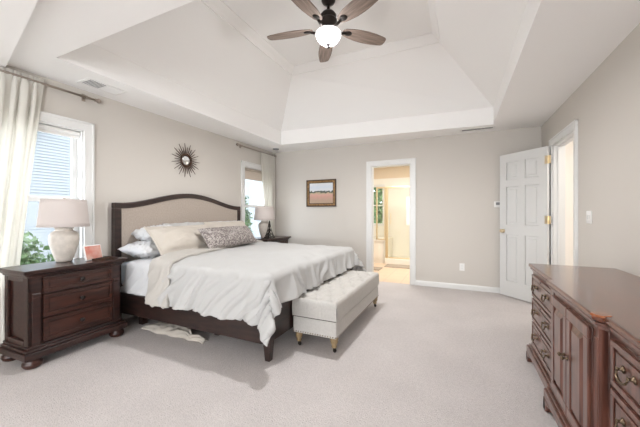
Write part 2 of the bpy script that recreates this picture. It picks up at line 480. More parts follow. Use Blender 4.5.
# unseen windows added behind the camera as openings for the fill light
for n, (vx, a, b, z0, z1, pos) in enumerate((('y', -3.15, 0.65, 0.3, 2.3, YN), ('x', -3.9, -2.4, 0.55, 2.15, XR))):
    mb = MB(); c = 0.08; k = 3 if n == 0 else 2
    def bx(u0, u1, w0, w1, d0, d1):
        if vx == 'y': mb.box(u0, u1, pos + d0, pos + d1, w0, w1)
        else: mb.box(pos - d1, pos - d0, u0, u1, w0, w1)
    bx(a - c, a, z0 - c, z1 + c, 0, 0.02); bx(b, b + c, z0 - c, z1 + c, 0, 0.02)
    bx(a, b, z1, z1 + c, 0, 0.02); bx(a, b, z0 - c, z0, 0, 0.02)
    for i in range(k + 1):
        u = a + (b - a) * i / k; bx(max(a, u - 0.03), min(b, u + 0.03), z0, z1, -0.10, -0.06)
    bx(a, b, z0, z0 + 0.05, -0.10, -0.06); bx(a, b, z1 - 0.05, z1, -0.10, -0.06); bx(a, b, 1.33, 1.37, -0.10, -0.06)
    struct(mb.build('window_%d' % (n + 3), M['trim']))

# bathroom doorway (door_1) and right wall doorway with open leaf (door_2)
x0, x1, _, z1 = BD; c = 0.08
mb = MB()
for yy0, yy1 in ((YF - 0.018, YF), (YF + 0.12, YF + 0.138)):
    mb.box(x0 - c, x0, yy0, yy1, 0, z1 + c); mb.box(x1, x1 + c, yy0, yy1, 0, z1 + c); mb.box(x0, x1, yy0, yy1, z1, z1 + c)
mb.box(x0 - c - .003, x0 - c + .015, YF - .026, YF, 0, z1 + c); mb.box(x1 + c - .015, x1 + c + .003, YF - .026, YF, 0, z1 + c); mb.box(x0 - c - .003, x1 + c + .003, YF - .027, YF, z1 + c - .015, z1 + c + .003)
mb.box(x0, x0 + 0.015, YF, YF + 0.12, 0, z1); mb.box(x1 - 0.015, x1, YF, YF + 0.12, 0, z1); mb.box(x0, x1, YF, YF + 0.12, z1 - 0.015, z1)
mb.box(x0 + .015, x0 + 0.025, YF + .05, YF + 0.085, 0, z1 - .015); mb.box(x1 - 0.025, x1 - .015, YF + .05, YF + 0.085, 0, z1 - .015)
d1 = struct(mb.build('door_1', M['trim'], bevel=0.003))
for z in (0.25, 1.12, 1.85):
    mb = MB(); mb.box(x1 - 0.018, x1 - 0.0145, YF + 0.086, YF + 0.118, z - 0.045, z + 0.045)
    mb.tube([(x1 - 0.02, YF + 0.119, z - 0.045), (x1 - 0.02, YF + 0.119, z + 0.045)], 0.006)
    mb.build('hinge', M['rod'], d1)

y0, y1, _, z1 = RD
mb = MB()
mb.box(XR - 0.018, XR, y0 - c, y0, 0, z1 + c); mb.box(XR - 0.018, XR, y1, y1 + c, 0, z1 + c); mb.box(XR - 0.018, XR, y0, y1, z1, z1 + c)
mb.box(XR - .026, XR, y0 - c - .003, y0 - c + .015, 0, z1 + c); mb.box(XR - .026, XR, y1 + c - .015, y1 + c + .003, 0, z1 + c); mb.box(XR - .027, XR, y0 - c - .003, y1 + c + .003, z1 + c - .015, z1 + c + .003)
mb.box(XR, XR + 0.12, y0, y0 + 0.015, 0, z1); mb.box(XR, XR + 0.12, y1 - 0.015, y1, 0, z1); mb.box(XR, XR + 0.12, y0, y1, z1 - 0.015, z1)
mb.box(XR + .045, XR + 0.07, y0 + .015, y0 + 0.027, 0, z1 - .015); mb.box(XR + .045, XR + 0.07, y1 - 0.027, y1 - .015, 0, z1 - .015)
mb.box(XR + .045, XR + 0.07, y0, y1, z1 - 0.027, z1 - .015)
d2 = struct(mb.build('door_2', M['trim'], bevel=0.003))


# six panel leaf, local: x along width from hinge, y thickness, z up
def six_panel(root, wd, ht, th):
    mb = MB(); st = 0.105; mu = 0.09
    rails = [0, 0.21, 0.80, 0.93, 1.58, 1.68, ht - 0.11 - 0.0, ht]
    rails = [0.0, 0.22, 0.88, 1.02, 1.56, 1.66, ht - 0.12, ht]
    mb.box(0, st, 0, th, 0, ht); mb.box(wd - st, wd, 0, th, 0, ht)
    cx0, cx1 = (wd - mu) / 2, (wd + mu) / 2
    mb.box(cx0, cx1, 0, th, rails[1], rails[6])
    for a, b in ((0, 1), (6, 7)): mb.box(st, wd - st, 0, th, rails[a], rails[b])
    for a, b in ((2, 3), (4, 5)):
        mb.box(st, cx0, 0, th, rails[a], rails[b]); mb.box(cx1, wd - st, 0, th, rails[a], rails[b])
    bmesh.ops.remove_doubles(mb.bm, verts=mb.bm.verts, dist=0.0001)
    leaf = mb.build('door_leaf', M['door'], root)
    for a, b in ((1, 2), (3, 4), (5, 6)):
        for u0, u1 in ((st, cx0), (cx1, wd - st)):
            mb = MB(); za, zb = rails[a], rails[b]
            mb.box(u0, u1, 0.010, th - 0.010, za, zb)
            mb.box(u0 + 0.035, u1 - 0.035, 0.003, th - 0.003, za + 0.035, zb - 0.035)
            mb.build('door_panel', M['door'], leaf, bevel=0.006, seg=1)
    return leaf


hx, hy = 1.040, 4.625
ang = math.atan2(5.125 - hy, 0.575 - hx)
leafroot = bpy.data.objects.new('door_3', None); COL.objects.link(leafroot); leafroot['kind'] = 'structure'
leafroot.location = (hx, hy, 0.012); leafroot.rotation_euler = (0, 0, ang)
six_panel(leafroot, 0.675, 2.03, 0.035)
for z in (0.25, 1.10, 1.86):
    mb = MB(); mb.box(-0.012, 0.03, 0.034, 0.038, z - 0.05, z + 0.05); mb.box(-0.035, -0.004, 0.020, 0.038, z - 0.05, z + 0.05)
    mb.tube([(-0.012, 0.042, z - 0.052), (-0.012, 0.042, z + 0.052)], 0.008, 10)
    mb.build('hinge', M['brass'], leafroot)
for sgn, yb in ((1, 0.035), (-1, 0.0)):
    mb = MB(); mb.lathe([(0.028, 0), (0.028, 0.004 * sgn), (0.011, 0.008 * sgn), (0.010, 0.026 * sgn), (0.023, 0.032 * sgn), (0.027, 0.044 * sgn), (0.020, 0.054 * sgn), (0.004, 0.057 * sgn)], (0.675 - 0.06, yb, 0.93), 18, 'y')
    mb.build('door_knob', M['brass'], leafroot, smooth=True)

# ------------------------------------------------------------------ bathroom beyond the far wall
BX0, BX1, BY0, BY1 = -3.3, -0.35, YF + 0.12, 8.05
mb = MB(); mb.box(BX0, BX1, BY0 - 0.12, BY1, -0.1, 0.002); struct(mb.build('floor', M['bathfloor']))
mb = MB(); mb.box(BX0, BX1, BY0, BY1 + .1, H, H + 0.1); struct(mb.build('ceiling', M['ceiling']))
mb = MB(); mb.box(BX1, BX1 + 0.1, BY0, BY1, 0, H); struct(mb.build('wall_right', M['bathwall']))
mb = MB(); mb.box(BX0 - 0.1, BX0, BY0, BY1, 0, H); struct(mb.build('wall_left', M['bathwall']))
BW = (-2.42, -1.86, 0.92, 1.92)
wall_y('wall_far', BY1, BY1 + 0.1, BX0 - 0.1, BX1 + 0.1, 2.14, [BW], M['bathwall'])
mb = MB(); mb.box(BX0 - 0.1, BX1 + 0.1, BY1, BY1 + 0.1, 2.14, H); struct(mb.build('wall_far', M['bathpaint']))
mb = MB(); xa, xb, za, zb = BW
for q in ((xa - .06, xa, za - .06, zb + .06), (xb, xb + .06, za - .06, zb + .06), (xa, xb, zb, zb + .06), (xa, xb, za - .06, za)):
    mb.box(q[0], q[1], BY1 - 0.02, BY1 + 0.05, q[2], q[3])
mb.box(xa, xb, BY1 + .02, BY1 + .05, 1.40, 1.43)
wb = struct(mb.build('window_5', M['trim']))
mb = MB(); mb.box(xa, xb, BY1 + .033, BY1 + .037, za, zb); mb.build('window_pane', M['glass'], wb)

t = thing('bathtub', (-2.3, 7.1, 0), 'cream built-in bathtub with tall panelled deck under the bathroom window', 'bathtub')
mb = MB((-2.3, 7.1, 0))
mb.box(-3.29, -1.62, 7.08, 7.10, 0, 0.53); mb.box(-3.29, -1.62, 7.10, 8.04, 0, 0.10)
mb.box(-1.64, -1.60, 7.08, 8.04, 0, 0.53)
mb.box(-2.1, -1.72, 7.072, 7.08, 0.1, 0.46)
mb.build('deck', M['tub'], t, bevel=0.006)
mb = MB((-2.3, 7.1, 0))
n = 32
O = [(-3.29, 7.06), (-1.59, 7.06), (-1.59, 8.04), (-3.29, 8.04)]
def rimpt(u, v):
    a = 2 * PI * u; ca, sa = math.cos(a), math.sin(a)
    e = (-2.45 + 0.62 * ca, 7.56 + 0.33 * sa)
    s = 1 / max(abs(ca), abs(sa)); q = (-2.44 + 0.85 * max(-1, min(1, ca * s)), 7.55 + 0.49 * max(-1, min(1, sa * s)))
    if v < 0.34: return (q[0], q[1], 0.53)
    if v < 0.5: return (q[0], q[1], 0.56)
    if v < 0.7: return (e[0], e[1], 0.56)
    k = 1 - (v - 0.7) * 0.6
    return (-2.45 + (e[0] + 2.45) * k, 7.56 + (e[1] - 7.56) * k, 0.56 - (v - 0.7) / 0.3 * 0.42)
mb.grid(48, 10, rimpt, closed_u=True)
mb.face([(-2.45 + 0.62 * 0.82 * math.cos(2 * PI * i / 32), 7.56 + 0.33 * 0.82 * math.sin(2 * PI * i / 32), 0.15) for i in range(32)])
mb.build('tub_rim', M['tub'], t, smooth=False)

t = thing('shower_enclosure', (-1.1, 7.1, 0), 'brass framed glass shower beside the bathtub, seen through the doorway', 'shower')
o = (-1.1, 7.1, 0)
mb = MB(o); mb.box(-1.585, -0.36, 7.04, 7.16, 0.002, 0.13); mb.box(-1.585, -0.36, 7.16, 8.04, 0.002, 0.05); mb.build('curb', M['tub'], t, bevel=0.008)
mb = MB(o)
mb.box(-1.60, -0.36, 7.085, 7.125, 1.79, 1.83); mb.box(-1.575, -1.515, 7.085, 7.125, 0.13, 1.79)
mb.box(-1.50, -0.36, 7.085, 7.125, 0.13, 0.16); mb.box(-1.60, -1.58, 7.085, 7.125, 0.56, 1.79)
mb.box(-1.80, -1.60, 7.085, 7.125, 1.79, 1.83); mb.box(-1.80, -1.77, 7.085, 7.125, 0.56, 1.79)
mb.box(-1.80, -1.60, 7.085, 7.125, 0.56, 0.585); mb.box(-0.385, -0.36, 7.085, 7.125, 0.16, 1.79)
mb.build('shower_frame', M['brass'], t, bevel=0.003)
mb = MB(o); mb.box(-1.515, -0.385, 7.102, 7.108, 0.16, 1.79); mb.build('shower_door', M['shower_glass'], t)
mb = MB(o); mb.box(-1.77, -1.60, 7.102, 7.108, 0.585, 1.79); mb.build('side_panel', M['shower_glass'], t)
mb = MB(o); mb.tube([(-1.44, 7.075, 0.95), (-1.44, 7.05, 0.95), (-1.44, 7.05, 1.2), (-1.44, 7.075, 1.2)], 0.007); mb.build('door_handle', M['brass'], t)
for k, (xa, xb, ya, yb, lab) in enumerate(((-1.50, -0.85, 6.62, 6.98, 'grey brown bath mat lying before the shower curb'), (-1.86, -1.50, 6.15, 6.48, 'small grey bath mat on tan tile nearest the doorway'))):
    mb = MB(((xa + xb) / 2, (ya + yb) / 2, 0.002)); mb.box(xa, xb, ya, yb, 0.002, 0.018)
    tag(mb.build('bath_mat', M['mat_grey'], bevel=0.006), lab, 'mat')

# small closet beyond the right doorway
mb = MB(); mb.box(XR + 0.02, 2.9, 3.2, 5.6, -0.1, 0.001); struct(mb.build('floor', M['carpet']))
mb = MB(); mb.box(XR + .12, 2.9, 3.2, 5.6, H, H + 0.1); struct(mb.build('ceiling', M['ceiling']))
mb = MB(); mb.box(2.8, 2.9, 3.2, 5.6, 0, H); struct(mb.build('wall_right', M['closet']))
mb = MB(); mb.box(XR + .12, 2.9, 5.5, 5.6, 0, H); struct(mb.build('wall_far', M['closet']))
mb = MB(); mb.box(XR + .12, 2.9, 3.1, 3.2, 0, H); struct(mb.build('wall_near', M['closet']))
mb = MB(); mb.box(2.78, 2.8, 3.2, 5.5, 0, 0.08); mb.box(XR + .12, 2.8, 5.48, 5.5, 0, 0.08); struct(mb.build('baseboard_right', M['trim']))

# ------------------------------------------------------------------ outdoors (seen through the windows)
mb = MB(); mb.box(-30, XL - 0.3, -15, 25, -0.75, -0.7); struct(mb.build('ground', M['lawn']))
mb = MB(); mb.box(XL - .3, 8, 8.4, 25, -0.75, -0.7); struct(mb.build('ground', M['lawn']))
HX = -8.2
t = thing('neighbour_house', (HX, 3, -0.7), 'blue-grey lap-sided house outside the left wall windows', 'house')
o = (HX, 3, -0.7)
mb = MB(o)
zz = -0.7
def topat(y): return min(3.6, 2.35 + (y - 1.9) * 0.55) if y < 5.2 else max(2.3, 4.165 - (y - 5.2) * 0.25)
y_a, y_b = 1.9, 17.0
while zz < 4.2:
    # each lap board as its own wedge course, clipped by the rake
    ys = y_a if zz < 2.35 else y_a + (zz - 2.35) / 0.55
    if ys > 9: break
    mb.prism([(HX + 0.0, zz), (HX + 0.03, zz), (HX + 0.008, zz + 0.068), (HX, zz + 0.068)], 'y', ys, y_b)
    zz += 0.065
mb.build('siding', M['siding'], t)
mb = MB(o); mb.box(HX - 4, HX, y_a, y_b, -0.7, 2.3); mb.build('house_body', M['siding'], t)
mb = MB(o); mb.box(HX, HX + 0.05, y_a - 0.02, y_a + 0.12, -0.7, 2.4); mb.build('corner_board', M['outtrim'], t)
mb = MB(o); mb.prism([(y_a - 0.5, 2.05), (y_a - 0.5, 2.2), (6.2, 4.95), (17.2, 4.95), (17.2, 4.8), (6.2, 4.8)], 'x', HX - 4, HX + 0.3); mb.build('roof', M['roof'], t)
mb = MB(o)
for ya, yb, za, zb in ((8.9, 10.0, 0.9, 2.2),):
    mb.box(HX + 0.03, HX + 0.07, ya - .09, ya, za - .09, zb + .09); mb.box(HX + 0.03, HX + 0.07, yb, yb + .09, za - .09, zb + .09)
    mb.box(HX + 0.03, HX + 0.07, ya, yb, zb, zb + .09); mb.box(HX + 0.03, HX + 0.07, ya, yb, za - .09, za)
    mb.box(HX + 0.03, HX + 0.05, ya, yb, (za + zb) / 2 - .02, (za + zb) / 2 + .02)
mb.build('house_window_frame', M['outtrim'], t)


def shrub(name, loc, rad, n, label, cat='shrub', trunk=0.3, ls=0.05, group=None):
    t = thing(name, loc, label, cat, group)
    mb = MB()
    for _ in range(n):
        while True:
            d = Vector((random.gauss(0, 1), random.gauss(0, 1), random.gauss(0, 1)))
            if d.length > 0.1: break
        d.normalize(); r = random.uniform(0.45, 1.0) ** 0.5
        r *= 1 + 0.25 * nz(d.x * 2 + loc[0], d.y * 2 + loc[1], d.z * 2)
        p = Vector((d.x * rad[0] * r, d.y * rad[1] * r, trunk + rad[2] + d.z * rad[2] * r))
        a = Vector((random.uniform(-1, 1), random.uniform(-1, 1), random.uniform(-1, 1))).normalized()
        b = a.cross(d).normalized() if a.cross(d).length > 0.01 else Vector((1, 0, 0))
        s = ls * random.uniform(0.7, 1.3); a = a * s; b = b * s * 0.55
        mb.face([p - a, p + b, p + a, p - b])
    mb.build('foliage', M['leaf'], t, recalc=False)
    mb = MB()
    for k in range(4):
        an = k * 1.6; mb.tube([(0.02 * math.cos(an), 0.02 * math.sin(an), 0), (0.10 * rad[0] * math.cos(an), 0.10 * rad[1] * math.sin(an), trunk + rad[2] * 0.4), (rad[0] * 0.45 * math.cos(an), rad[1] * 0.45 * math.sin(an), trunk + rad[2] * 1.2)], [0.03, 0.022, 0.006], 6)
    mb.build('stem', M['bark'], t)
    return t


shrub('shrub', (-4.75, 1.55, -0.7), (0.5, 0.55, 0.82), 2600, 'bright green leafy shrub outside the near window behind the lamp', trunk=0.1, ls=0.045)
shrub('shrub', (-4.55, 5.35, -0.7), (0.35, 0.30, 1.15), 2200, 'tall narrow green shrub outside the far left wall window', trunk=0.2, ls=0.045)
shrub('tree', (-2.8, 10.3, -0.7), (1.3, 1.0, 1.5), 6500, 'leafy green tree outside the bathroom window', 'tree', trunk=0.7, ls=0.08)

# ------------------------------------------------------------------ curtains
def curtain(name, yL, yR, zt, zb, folds, label, rod_x=XL + 0.045, seed=0):
    # yL(z), yR(z): edges by height
    N = folds * 10
    mb = MB((rod_x, yR(zb), zb))
    def f(u, v):
        z = zb + (zt - zb) * v
        k = u + 0.012 * math.sin(u * 40 + seed)
        a = yL(z); b = yR(z); y = a + (b - a) * u
        top = max(0, (v - 0.9) / 0.1)
        ph = 2 * PI * folds * k + 0.7 * nz(u * 6 + seed, v * 1.5)
        amp = 0.020 * (1 - 0.55 * top) * (0.75 + 0.5 * nz(u * 9, v * 2, seed))
        x = rod_x + amp * math.sin(ph) + 0.01 * (1 - v) * nz(u * 3, v * 2, seed + 5)
        if v > 0.965: x = rod_x + amp * 0.6 * math.sin(ph * 2)
        return (x, y + 0.006 * math.cos(ph * 2 + v * 3), z)
    mb.grid(N, 46, f)
    o = mb.build(name, M['curtain'], None, smooth=True, solid=0.002)
    return tag(o, label, 'curtain')


def lerp(a, b, t): return a + (b - a) * max(0, min(1, t))
curtain('curtain', lambda z: 0.62, lambda z: lerp(1.22, 1.39, (z - 0.75) / 1.6), 2.40, 0.02, 11, 'sheer cream curtain gathered behind the lamp at the near window', seed=1)
curtain('curtain', lambda z: lerp(4.84, 4.66, (z - 0.6) / 1.5), lambda z: 5.13, 2.375, 0.02, 7, 'sheer cream curtain in the room corner beside the far window', seed=4)


def rod(ya, yb, label, z=2.362):
    x = XL + 0.045
    t = thing('curtain_rod', (x, (ya + yb) / 2, z), label, 'curtain rod')
    o = (x, (ya + yb) / 2, z)
    mb = MB(o); mb.tube([(x, ya, z), (x, yb, z)], 0.011, 12); mb.build('rod', M['rod'], t, smooth=True)
    for y, s in ((ya, -1), (yb, 1)):
        mb = MB(o); mb.lathe([(0.012, 0), (0.018, 0.004 * s), (0.012, 0.012 * s), (0.02, 0.022 * s), (0.026, 0.036 * s), (0.02, 0.052 * s), (0.004, 0.06 * s)], (x, y, z), 14, 'y')
        mb.build('finial', M['rod'], t, smooth=True)
    for y in (ya + 0.08, yb - 0.08):
        mb = MB(o); mb.box(XL + 0.001, XL + 0.008, y - 0.015, y + 0.015, z - 0.035, z + 0.035)
        mb.tube([(XL + 0.005, y, z), (x, y, z)], 0.007); mb.tube([(x, y - 0.008, z), (x, y + 0.008, z)], 0.017, 12)
        mb.build('bracket', M['rod'], t)


rod(0.70, 1.80, 'metal curtain rod with finial above the near window')
rod(4.02, 5.08, 'metal curtain rod above the window in the far corner')


# ------------------------------------------------------------------ nightstands
def nightstand(loc, rz, label):
    # local: front faces +x, width along y; depth d, width wd
    t = thing('nightstand', loc, label, 'nightstand', 'matching dark wood nightstands', rz)
    d, wd, h = 0.36, 0.70, 0.757
    hw = wd / 2
    mb = MB()   # body with framed sides
    mb.box(-d / 2, d / 2 - 0.02, -hw + 0.02, hw - 0.02, 0.15, h - 0.04)
    for s in (-1, 1):
        y0, y1 = (hw - 0.02, hw) if s > 0 else (-hw, -hw + 0.02)
        mb.box(-d / 2, -d / 2 + 0.05, y0, y1, 0.15, h - 0.04); mb.box(d / 2 - 0.07, d / 2, y0, y1, 0.15, h - 0.04)
        mb.box(-d / 2 + .05, d / 2 - .07, y0, y1, 0.15, 0.20); mb.box(-d / 2 + .05, d / 2 - .07, y0, y1, h - 0.10, h - 0.04)
        ya, yb = (hw - 0.085, hw) if s > 0 else (-hw, -hw + 0.085)
        mb.box(d / 2 - 0.02, d / 2, ya, yb, 0.15, h - 0.04)
        ya, yb = (hw - 0.075, hw - 0.02) if s > 0 else (-hw + 0.02, -hw + 0.075)
        mb.prism([(d / 2, 0.16), (d / 2 + 0.010, 0.16), (d / 2 + 0.010, 0.53), (d / 2 + 0.016, 0.55), (d / 2 + 0.010, 0.57), (d / 2, 0.57)], 'y', ya, yb)
    mb.box(d / 2 - 0.02, d / 2 - 0.004, -hw + .08, hw - .08, 0.15, h - 0.04)
    mb.build('body', M['cherry'], t, bevel=0.004)
    mb = MB()   # moulded top
    for e, z0, z1 in ((0.012, h - 0.062, h - 0.045), (0.026, h - 0.045, h - 0.03), (0.045, h - 0.03, h)):
        mb.box(-d / 2 - 0.005, d / 2 + e, -hw - e, hw + e, z0, z1)
    mb.build('top', M['cherry'], t, bevel=0.007, seg=3)
    mb = MB()
    for e, z0, z1 in ((0.05, 0.075, 0.125), (0.035, 0.125, 0.145), (0.02, 0.145, 0.165)):
        mb.box(-d / 2 - 0.005, d / 2 + e, -hw - e + 0.01, hw + e - 0.01, z0, z1)
    mb.build('base_moulding', M['cherry'], t, bevel=0.006, seg=3)
    for sx in (-1, 1):
        for sy in (-1, 1):
            mb = MB(); mb.lathe([(0.035, 0), (0.052, 0.008), (0.064, 0.03), (0.062, 0.048), (0.045, 0.06), (0.052, 0.068), (0.052, 0.076)], (sx * (d / 2 - 0.04) + (0.03 if sx > 0 else 0), sy * (hw - 0.03), 0), 24)
            mb.build('foot', M['cherry_front'], t, smooth=True)
    dz = [(0.565, 0.69), (0.375, 0.55), (0.185, 0.36)]
    for z0, z1 in dz:
        mb = MB(); xf = d / 2
        a, b = -hw + 0.09, hw - 0.09
        mb.box(xf - 0.004, xf + 0.012, a, b, z0, z1)
        f = 0.026
        for q in ((a, b, z0, z0 + f), (a, b, z1 - f, z1), (a, a + f, z0 + f, z1 - f), (b - f, b, z0 + f, z1 - f)):
            mb.box(xf + 0.012, xf + 0.022, *q)
        mb.prism([(a + f + .012, z0 + f + .012), (b - f - .012, z0 + f + .012), (b - f - .012, z1 - f - .012), (a + f + .012, z1 - f - .012)], 'x', xf + 0.012, xf + 0.017)
        dr = mb.build('drawer', M['cherry_front'], t, bevel=0.004)
        mb = MB(); zc = (z0 + z1) / 2
        mb.lathe([(0.012, 0), (0.008, 0.006), (0.008, 0.014), (0.018, 0.02), (0.019, 0.028), (0.010, 0.034), (0.002, 0.035)], (xf + 0.016, 0, zc), 16, 'x')
        mb.build('knob', M['bronze'], dr, smooth=True)
    return t


nightstand((-3.175, 1.468, 0), math.radians(2.0), 'dark cherry three-drawer nightstand with bun feet beside the near window')
nightstand((-3.14, 4.57, 0), 0, 'dark cherry nightstand in the far corner, mostly hidden by the bed')


# ------------------------------------------------------------------ lamps
def lamp(loc, label, s=1.0):
    t = thing('table_lamp', loc, label, 'lamp', 'ceramic urn table lamps')
    mb = MB(); prof = [(0.055, 0), (0.062, 0.006), (0.066, 0.015), (0.075, 0.04), (0.092, 0.09), (0.107, 0.14), (0.115, 0.19), (0.113, 0.225), (0.098, 0.25), (0.075, 0.263), (0.066, 0.27), (0.068, 0.278), (0.074, 0.285), (0.070, 0.291), (0.03, 0.293)]
    mb.lathe([(a * .95, b * 1.06) for a, b in prof], seg=36); mb.build('lamp_base', M['ceramic'], t, smooth=True)
    mb = MB(); mb.tube([(0, 0, 0.27), (0, 0, 0.36)], 0.008, 10); mb.tube([(0, 0, 0.36), (0, 0, 0.41)], 0.015, 12)
    for k in range(3):
        a = k * 2 * PI / 3; mb.tube([(0, 0, 0.545), (0.157 * math.cos(a), 0.157 * math.sin(a), 0.550)], 0.0025, 6)
    mb.tube([(0, 0, 0.41), (0.05, 0, 0.45), (0.05, 0, 0.50), (0, 0, 0.54)], 0.003, 6); mb.tube([(0, 0, 0.41), (-0.05, 0, 0.45), (-0.05, 0, 0.50), (0, 0, 0.54)], 0.003, 6)
    mb.build('harp', M['rod'], t)
    mb = MB(); N = 40
    prof = [(0.200, 0.318), (0.172, 0.580)]
    mb.grid(N, 6, lambda u, v: ((0.182 - 0.024 * v) * math.cos(2 * PI * u), (0.182 - 0.024 * v) * math.sin(2 * PI * u), 0.318 + 0.240 * v), closed_u=True)
    mb.build('lamp_shade', M['shade'], t, smooth=True, solid=0.003)
    for r, z in ((0.183, 0.319), (0.159, 0.557)):
        mb = MB(); pts = [(r * math.cos(2 * PI * k / 40), r * math.sin(2 * PI * k / 40), z) for k in range(41)]
        mb.tube(pts, 0.0045, 6)
        mb.build('shade_trim', M['shade'], t)
    mb = MB(); mb.lathe([(0.006, 0.535), (0.006, 0.560), (0.012, 0.566), (0.010, 0.574), (0.002, 0.578)], seg=12); mb.build('finial', M['rod'], t, smooth=True)
    return t


lamp((-3.24, 1.47, 0.758), 'ceramic urn lamp with wide linen shade before the near window')
lamp((-3.16, 4.43, 0.758), 'ceramic lamp with drum shade before the far corner window')

# little red picture block on the nightstand
t = thing('photo_block', (-3.12, 1.655, 0.758), 'small reddish picture in a pale frame leaning beside the lamp', 'picture frame', rz=math.radians(14))
mb = MB(); mb.prism([(-0.012, 0.0), (0.006, 0.0), (-0.026, 0.135), (-0.044, 0.135)], 'y', -0.085, 0.085); mb.build('frame', M['plastic'], t, bevel=0.003)
mb = MB(); mb.face([(0.0065, -0.078, 0.007), (0.0065, 0.078, 0.007), (-0.0235, 0.078, 0.128), (-0.0235, -0.078, 0.128)]); mb.build('print', M['redprint'], t, solid=0.001)
t = thing('pen_tray', (-3.06, 1.69, 0.758), 'low dark wooden tray in front of the reddish picture', 'tray', rz=math.radians(14))
mb = MB(); mb.box(-0.02, 0.02, -0.09, 0.10, 0, 0.008)
for q in ((-0.02, -0.016, -0.09, 0.10), (0.016, 0.02, -0.09, 0.10), (-0.016, 0.016, -0.09, -0.085), (-0.016, 0.016, 0.095, 0.10)): mb.box(*q, 0.008, 0.018)
mb.build('tray', M['gilt_dark'], t, bevel=0.002)
mb = MB(); mb.tube([(0, -0.06, 0.015), (0, 0.07, 0.018)], 0.006, 8); mb.build('pen', M['bronze'], t)

# dark tower figurine by the far lamp
t = thing('tower_figurine', (-3.03, 4.40, 0.758), 'dark metal pointed tower figurine in front of the far lamp', 'figurine')
mb = MB()
def sq(z, w_): return [(-w_, -w_, z), (w_, -w_, z), (w_, w_, z), (-w_, w_, z)]
lv = [(0.0, 0.065), (0.05, 0.048), (0.10, 0.034), (0.17, 0.020), (0.26, 0.009), (0.30, 0.004)]
for (za, wa), (zb, wb_) in zip(lv, lv[1:]):
    A, B = sq(za, wa), sq(zb, wb_)
    for i in range(4):
        j = (i + 1) % 4
        mb.tube([A[i], B[i]], 0.0065 if za < .1 else .004, 6); mb.tube([A[i], B[j]], 0.003, 5); mb.tube([A[j], B[i]], 0.003, 5)
mb.build('lattice', M['bronze'], t)
for w_, za, zb in ((.05, .052, .062), (.026, .135, .143), (.075, 0, .006)):
    mb = MB(); mb.box(-w_, w_, -w_, w_, za, zb); mb.build('platform', M['bronze'], t, bevel=.001)
mb = MB(); mb.tube([(0, 0, 0.10), (0, 0, .345)], [.012, .003], 8); mb.build('spire', M['bronze'], t)

# ------------------------------------------------------------------ bed
BY0_, BY1_, BXH, BXF = 1.98, 4.02, -3.425, -1.345
bed = thing('bed', ((BXH + BXF) / 2, 3.0, 0), 'king bed with dark wood frame and arched beige upholstered headboard', 'bed')
bo = ((BXH + BXF) / 2, 3.0, 0)


def arch(y):
    q = abs(y - 3.0) / 1.02
    if q > 0.93: return 1.312
    k = 1 - q / 0.93
    s = k * k * (3 - 2 * k)
    return 1.312 + 0.155 * (0.72 * s + 0.28 * math.sin(min(1, k * 1.25) * PI / 2) * s ** 0.3 if k > 0 else 0)


N = 48
ys = [BY0_ + (BY1_ - BY0_) * i / N for i in range(N + 1)]
mb = MB(bo)
mb.strip([(y, arch(y)) for y in ys], [(y, arch(y) - 0.062) for y in ys], 'x', -3.425, -3.355)
for a, b in ((BY0_, BY0_ + 0.07), (BY1_ - 0.07, BY1_)): mb.box(-3.425, -3.355, a, b, 0, 1.25)
mb.box(-3.42, -3.36, BY0_ + .07, BY1_ - .07, 0.28, 0.40)
mb.build('headboard_frame', M['espresso'], bed, bevel=0.006)
ys2 = [BY0_ + 0.07 + (BY1_ - BY0_ - 0.14) * i / N for i in range(N + 1)]
mb = MB(bo); mb.strip([(y, arch(y) - 0.062) for y in ys2], [(y, 0.40) for y in ys2], 'x', -3.41, -3.368)
mb.build('headboard_panel', M['linen'], bed)
for y0, y1 in ((BY0_, BY0_ + 0.035), (BY1_ - 0.035, BY1_)):
    mb = MB(bo); mb.box(-3.355, -1.40, y0, y1, 0.135, 0.345); mb.build('side_rail', M['espresso'], bed, bevel=0.005)
mb = MB(bo); mb.box(-1.402, -1.367, BY0_ + 0.07, BY1_ - 0.07, 0.155, 0.43); mb.build('foot_rail', M['espresso'], bed, bevel=0.005)
for y in (BY0_, BY1_):
    s = 1 if y == BY0_ else -1
    mb = MB(bo)
    secs = [(0.0, 0.045), (0.15, 0.068), (0.18, 0.072), (0.44, 0.072)]
    P = []
    for z, w_ in secs:
        yc = y + s * 0.036; xc = -1.396
        P.append([mb.v((xc - w_ / 2, yc - w_ / 2, z)), mb.v((xc + w_ / 2, yc - w_ / 2, z)), mb.v((xc + w_ / 2, yc + w_ / 2, z)), mb.v((xc - w_ / 2, yc + w_ / 2, z))])
    for a, b in zip(P, P[1:]):
        for i in range(4): mb.bm.faces.new((a[i], a[(i + 1) % 4], b[(i + 1) % 4], b[i]))
    mb.bm.faces.new(P[0]); mb.bm.faces.new(P[-1])
    mb.build('leg', M['espresso'], bed, bevel=0.004)
for x, y in ((-2.15, 2.25), (-2.15, 3.0), (-2.15, 3.75), (-3.1, 2.12), (-3.1, 3.0)):
    mb = MB(bo); mb.box(x - .03, x + .03, y - .03, y + .03, 0, 0.135 if y != 2.12 else .15); mb.build('support_leg', M['dark_wood'], bed)
mb = MB(bo)
for k in range(9): mb.box(-3.25 + k * .22, -3.16 + k * .22, BY0_ + .035, BY1_ - .035, 0.135, 0.165)
mb.build('slats', M['dark_wood'], bed)
mb = MB(); mb.box(-3.35, -1.40, 2.02, 3.98, 0.167, 0.40)
tag(mb.build('box_spring', M['white'], bevel=0.02, seg=3), 'white box spring inside the bed frame under the mattress', 'box spring')
mb = MB(); mb.box(-3.35, -1.40, 2.02, 3.98, 0.402, 0.665)
tag(mb.build('mattress', M['mattress'], bevel=0.045, seg=4), 'pale blue-grey mattress under the white sheet on the bed', 'mattress')


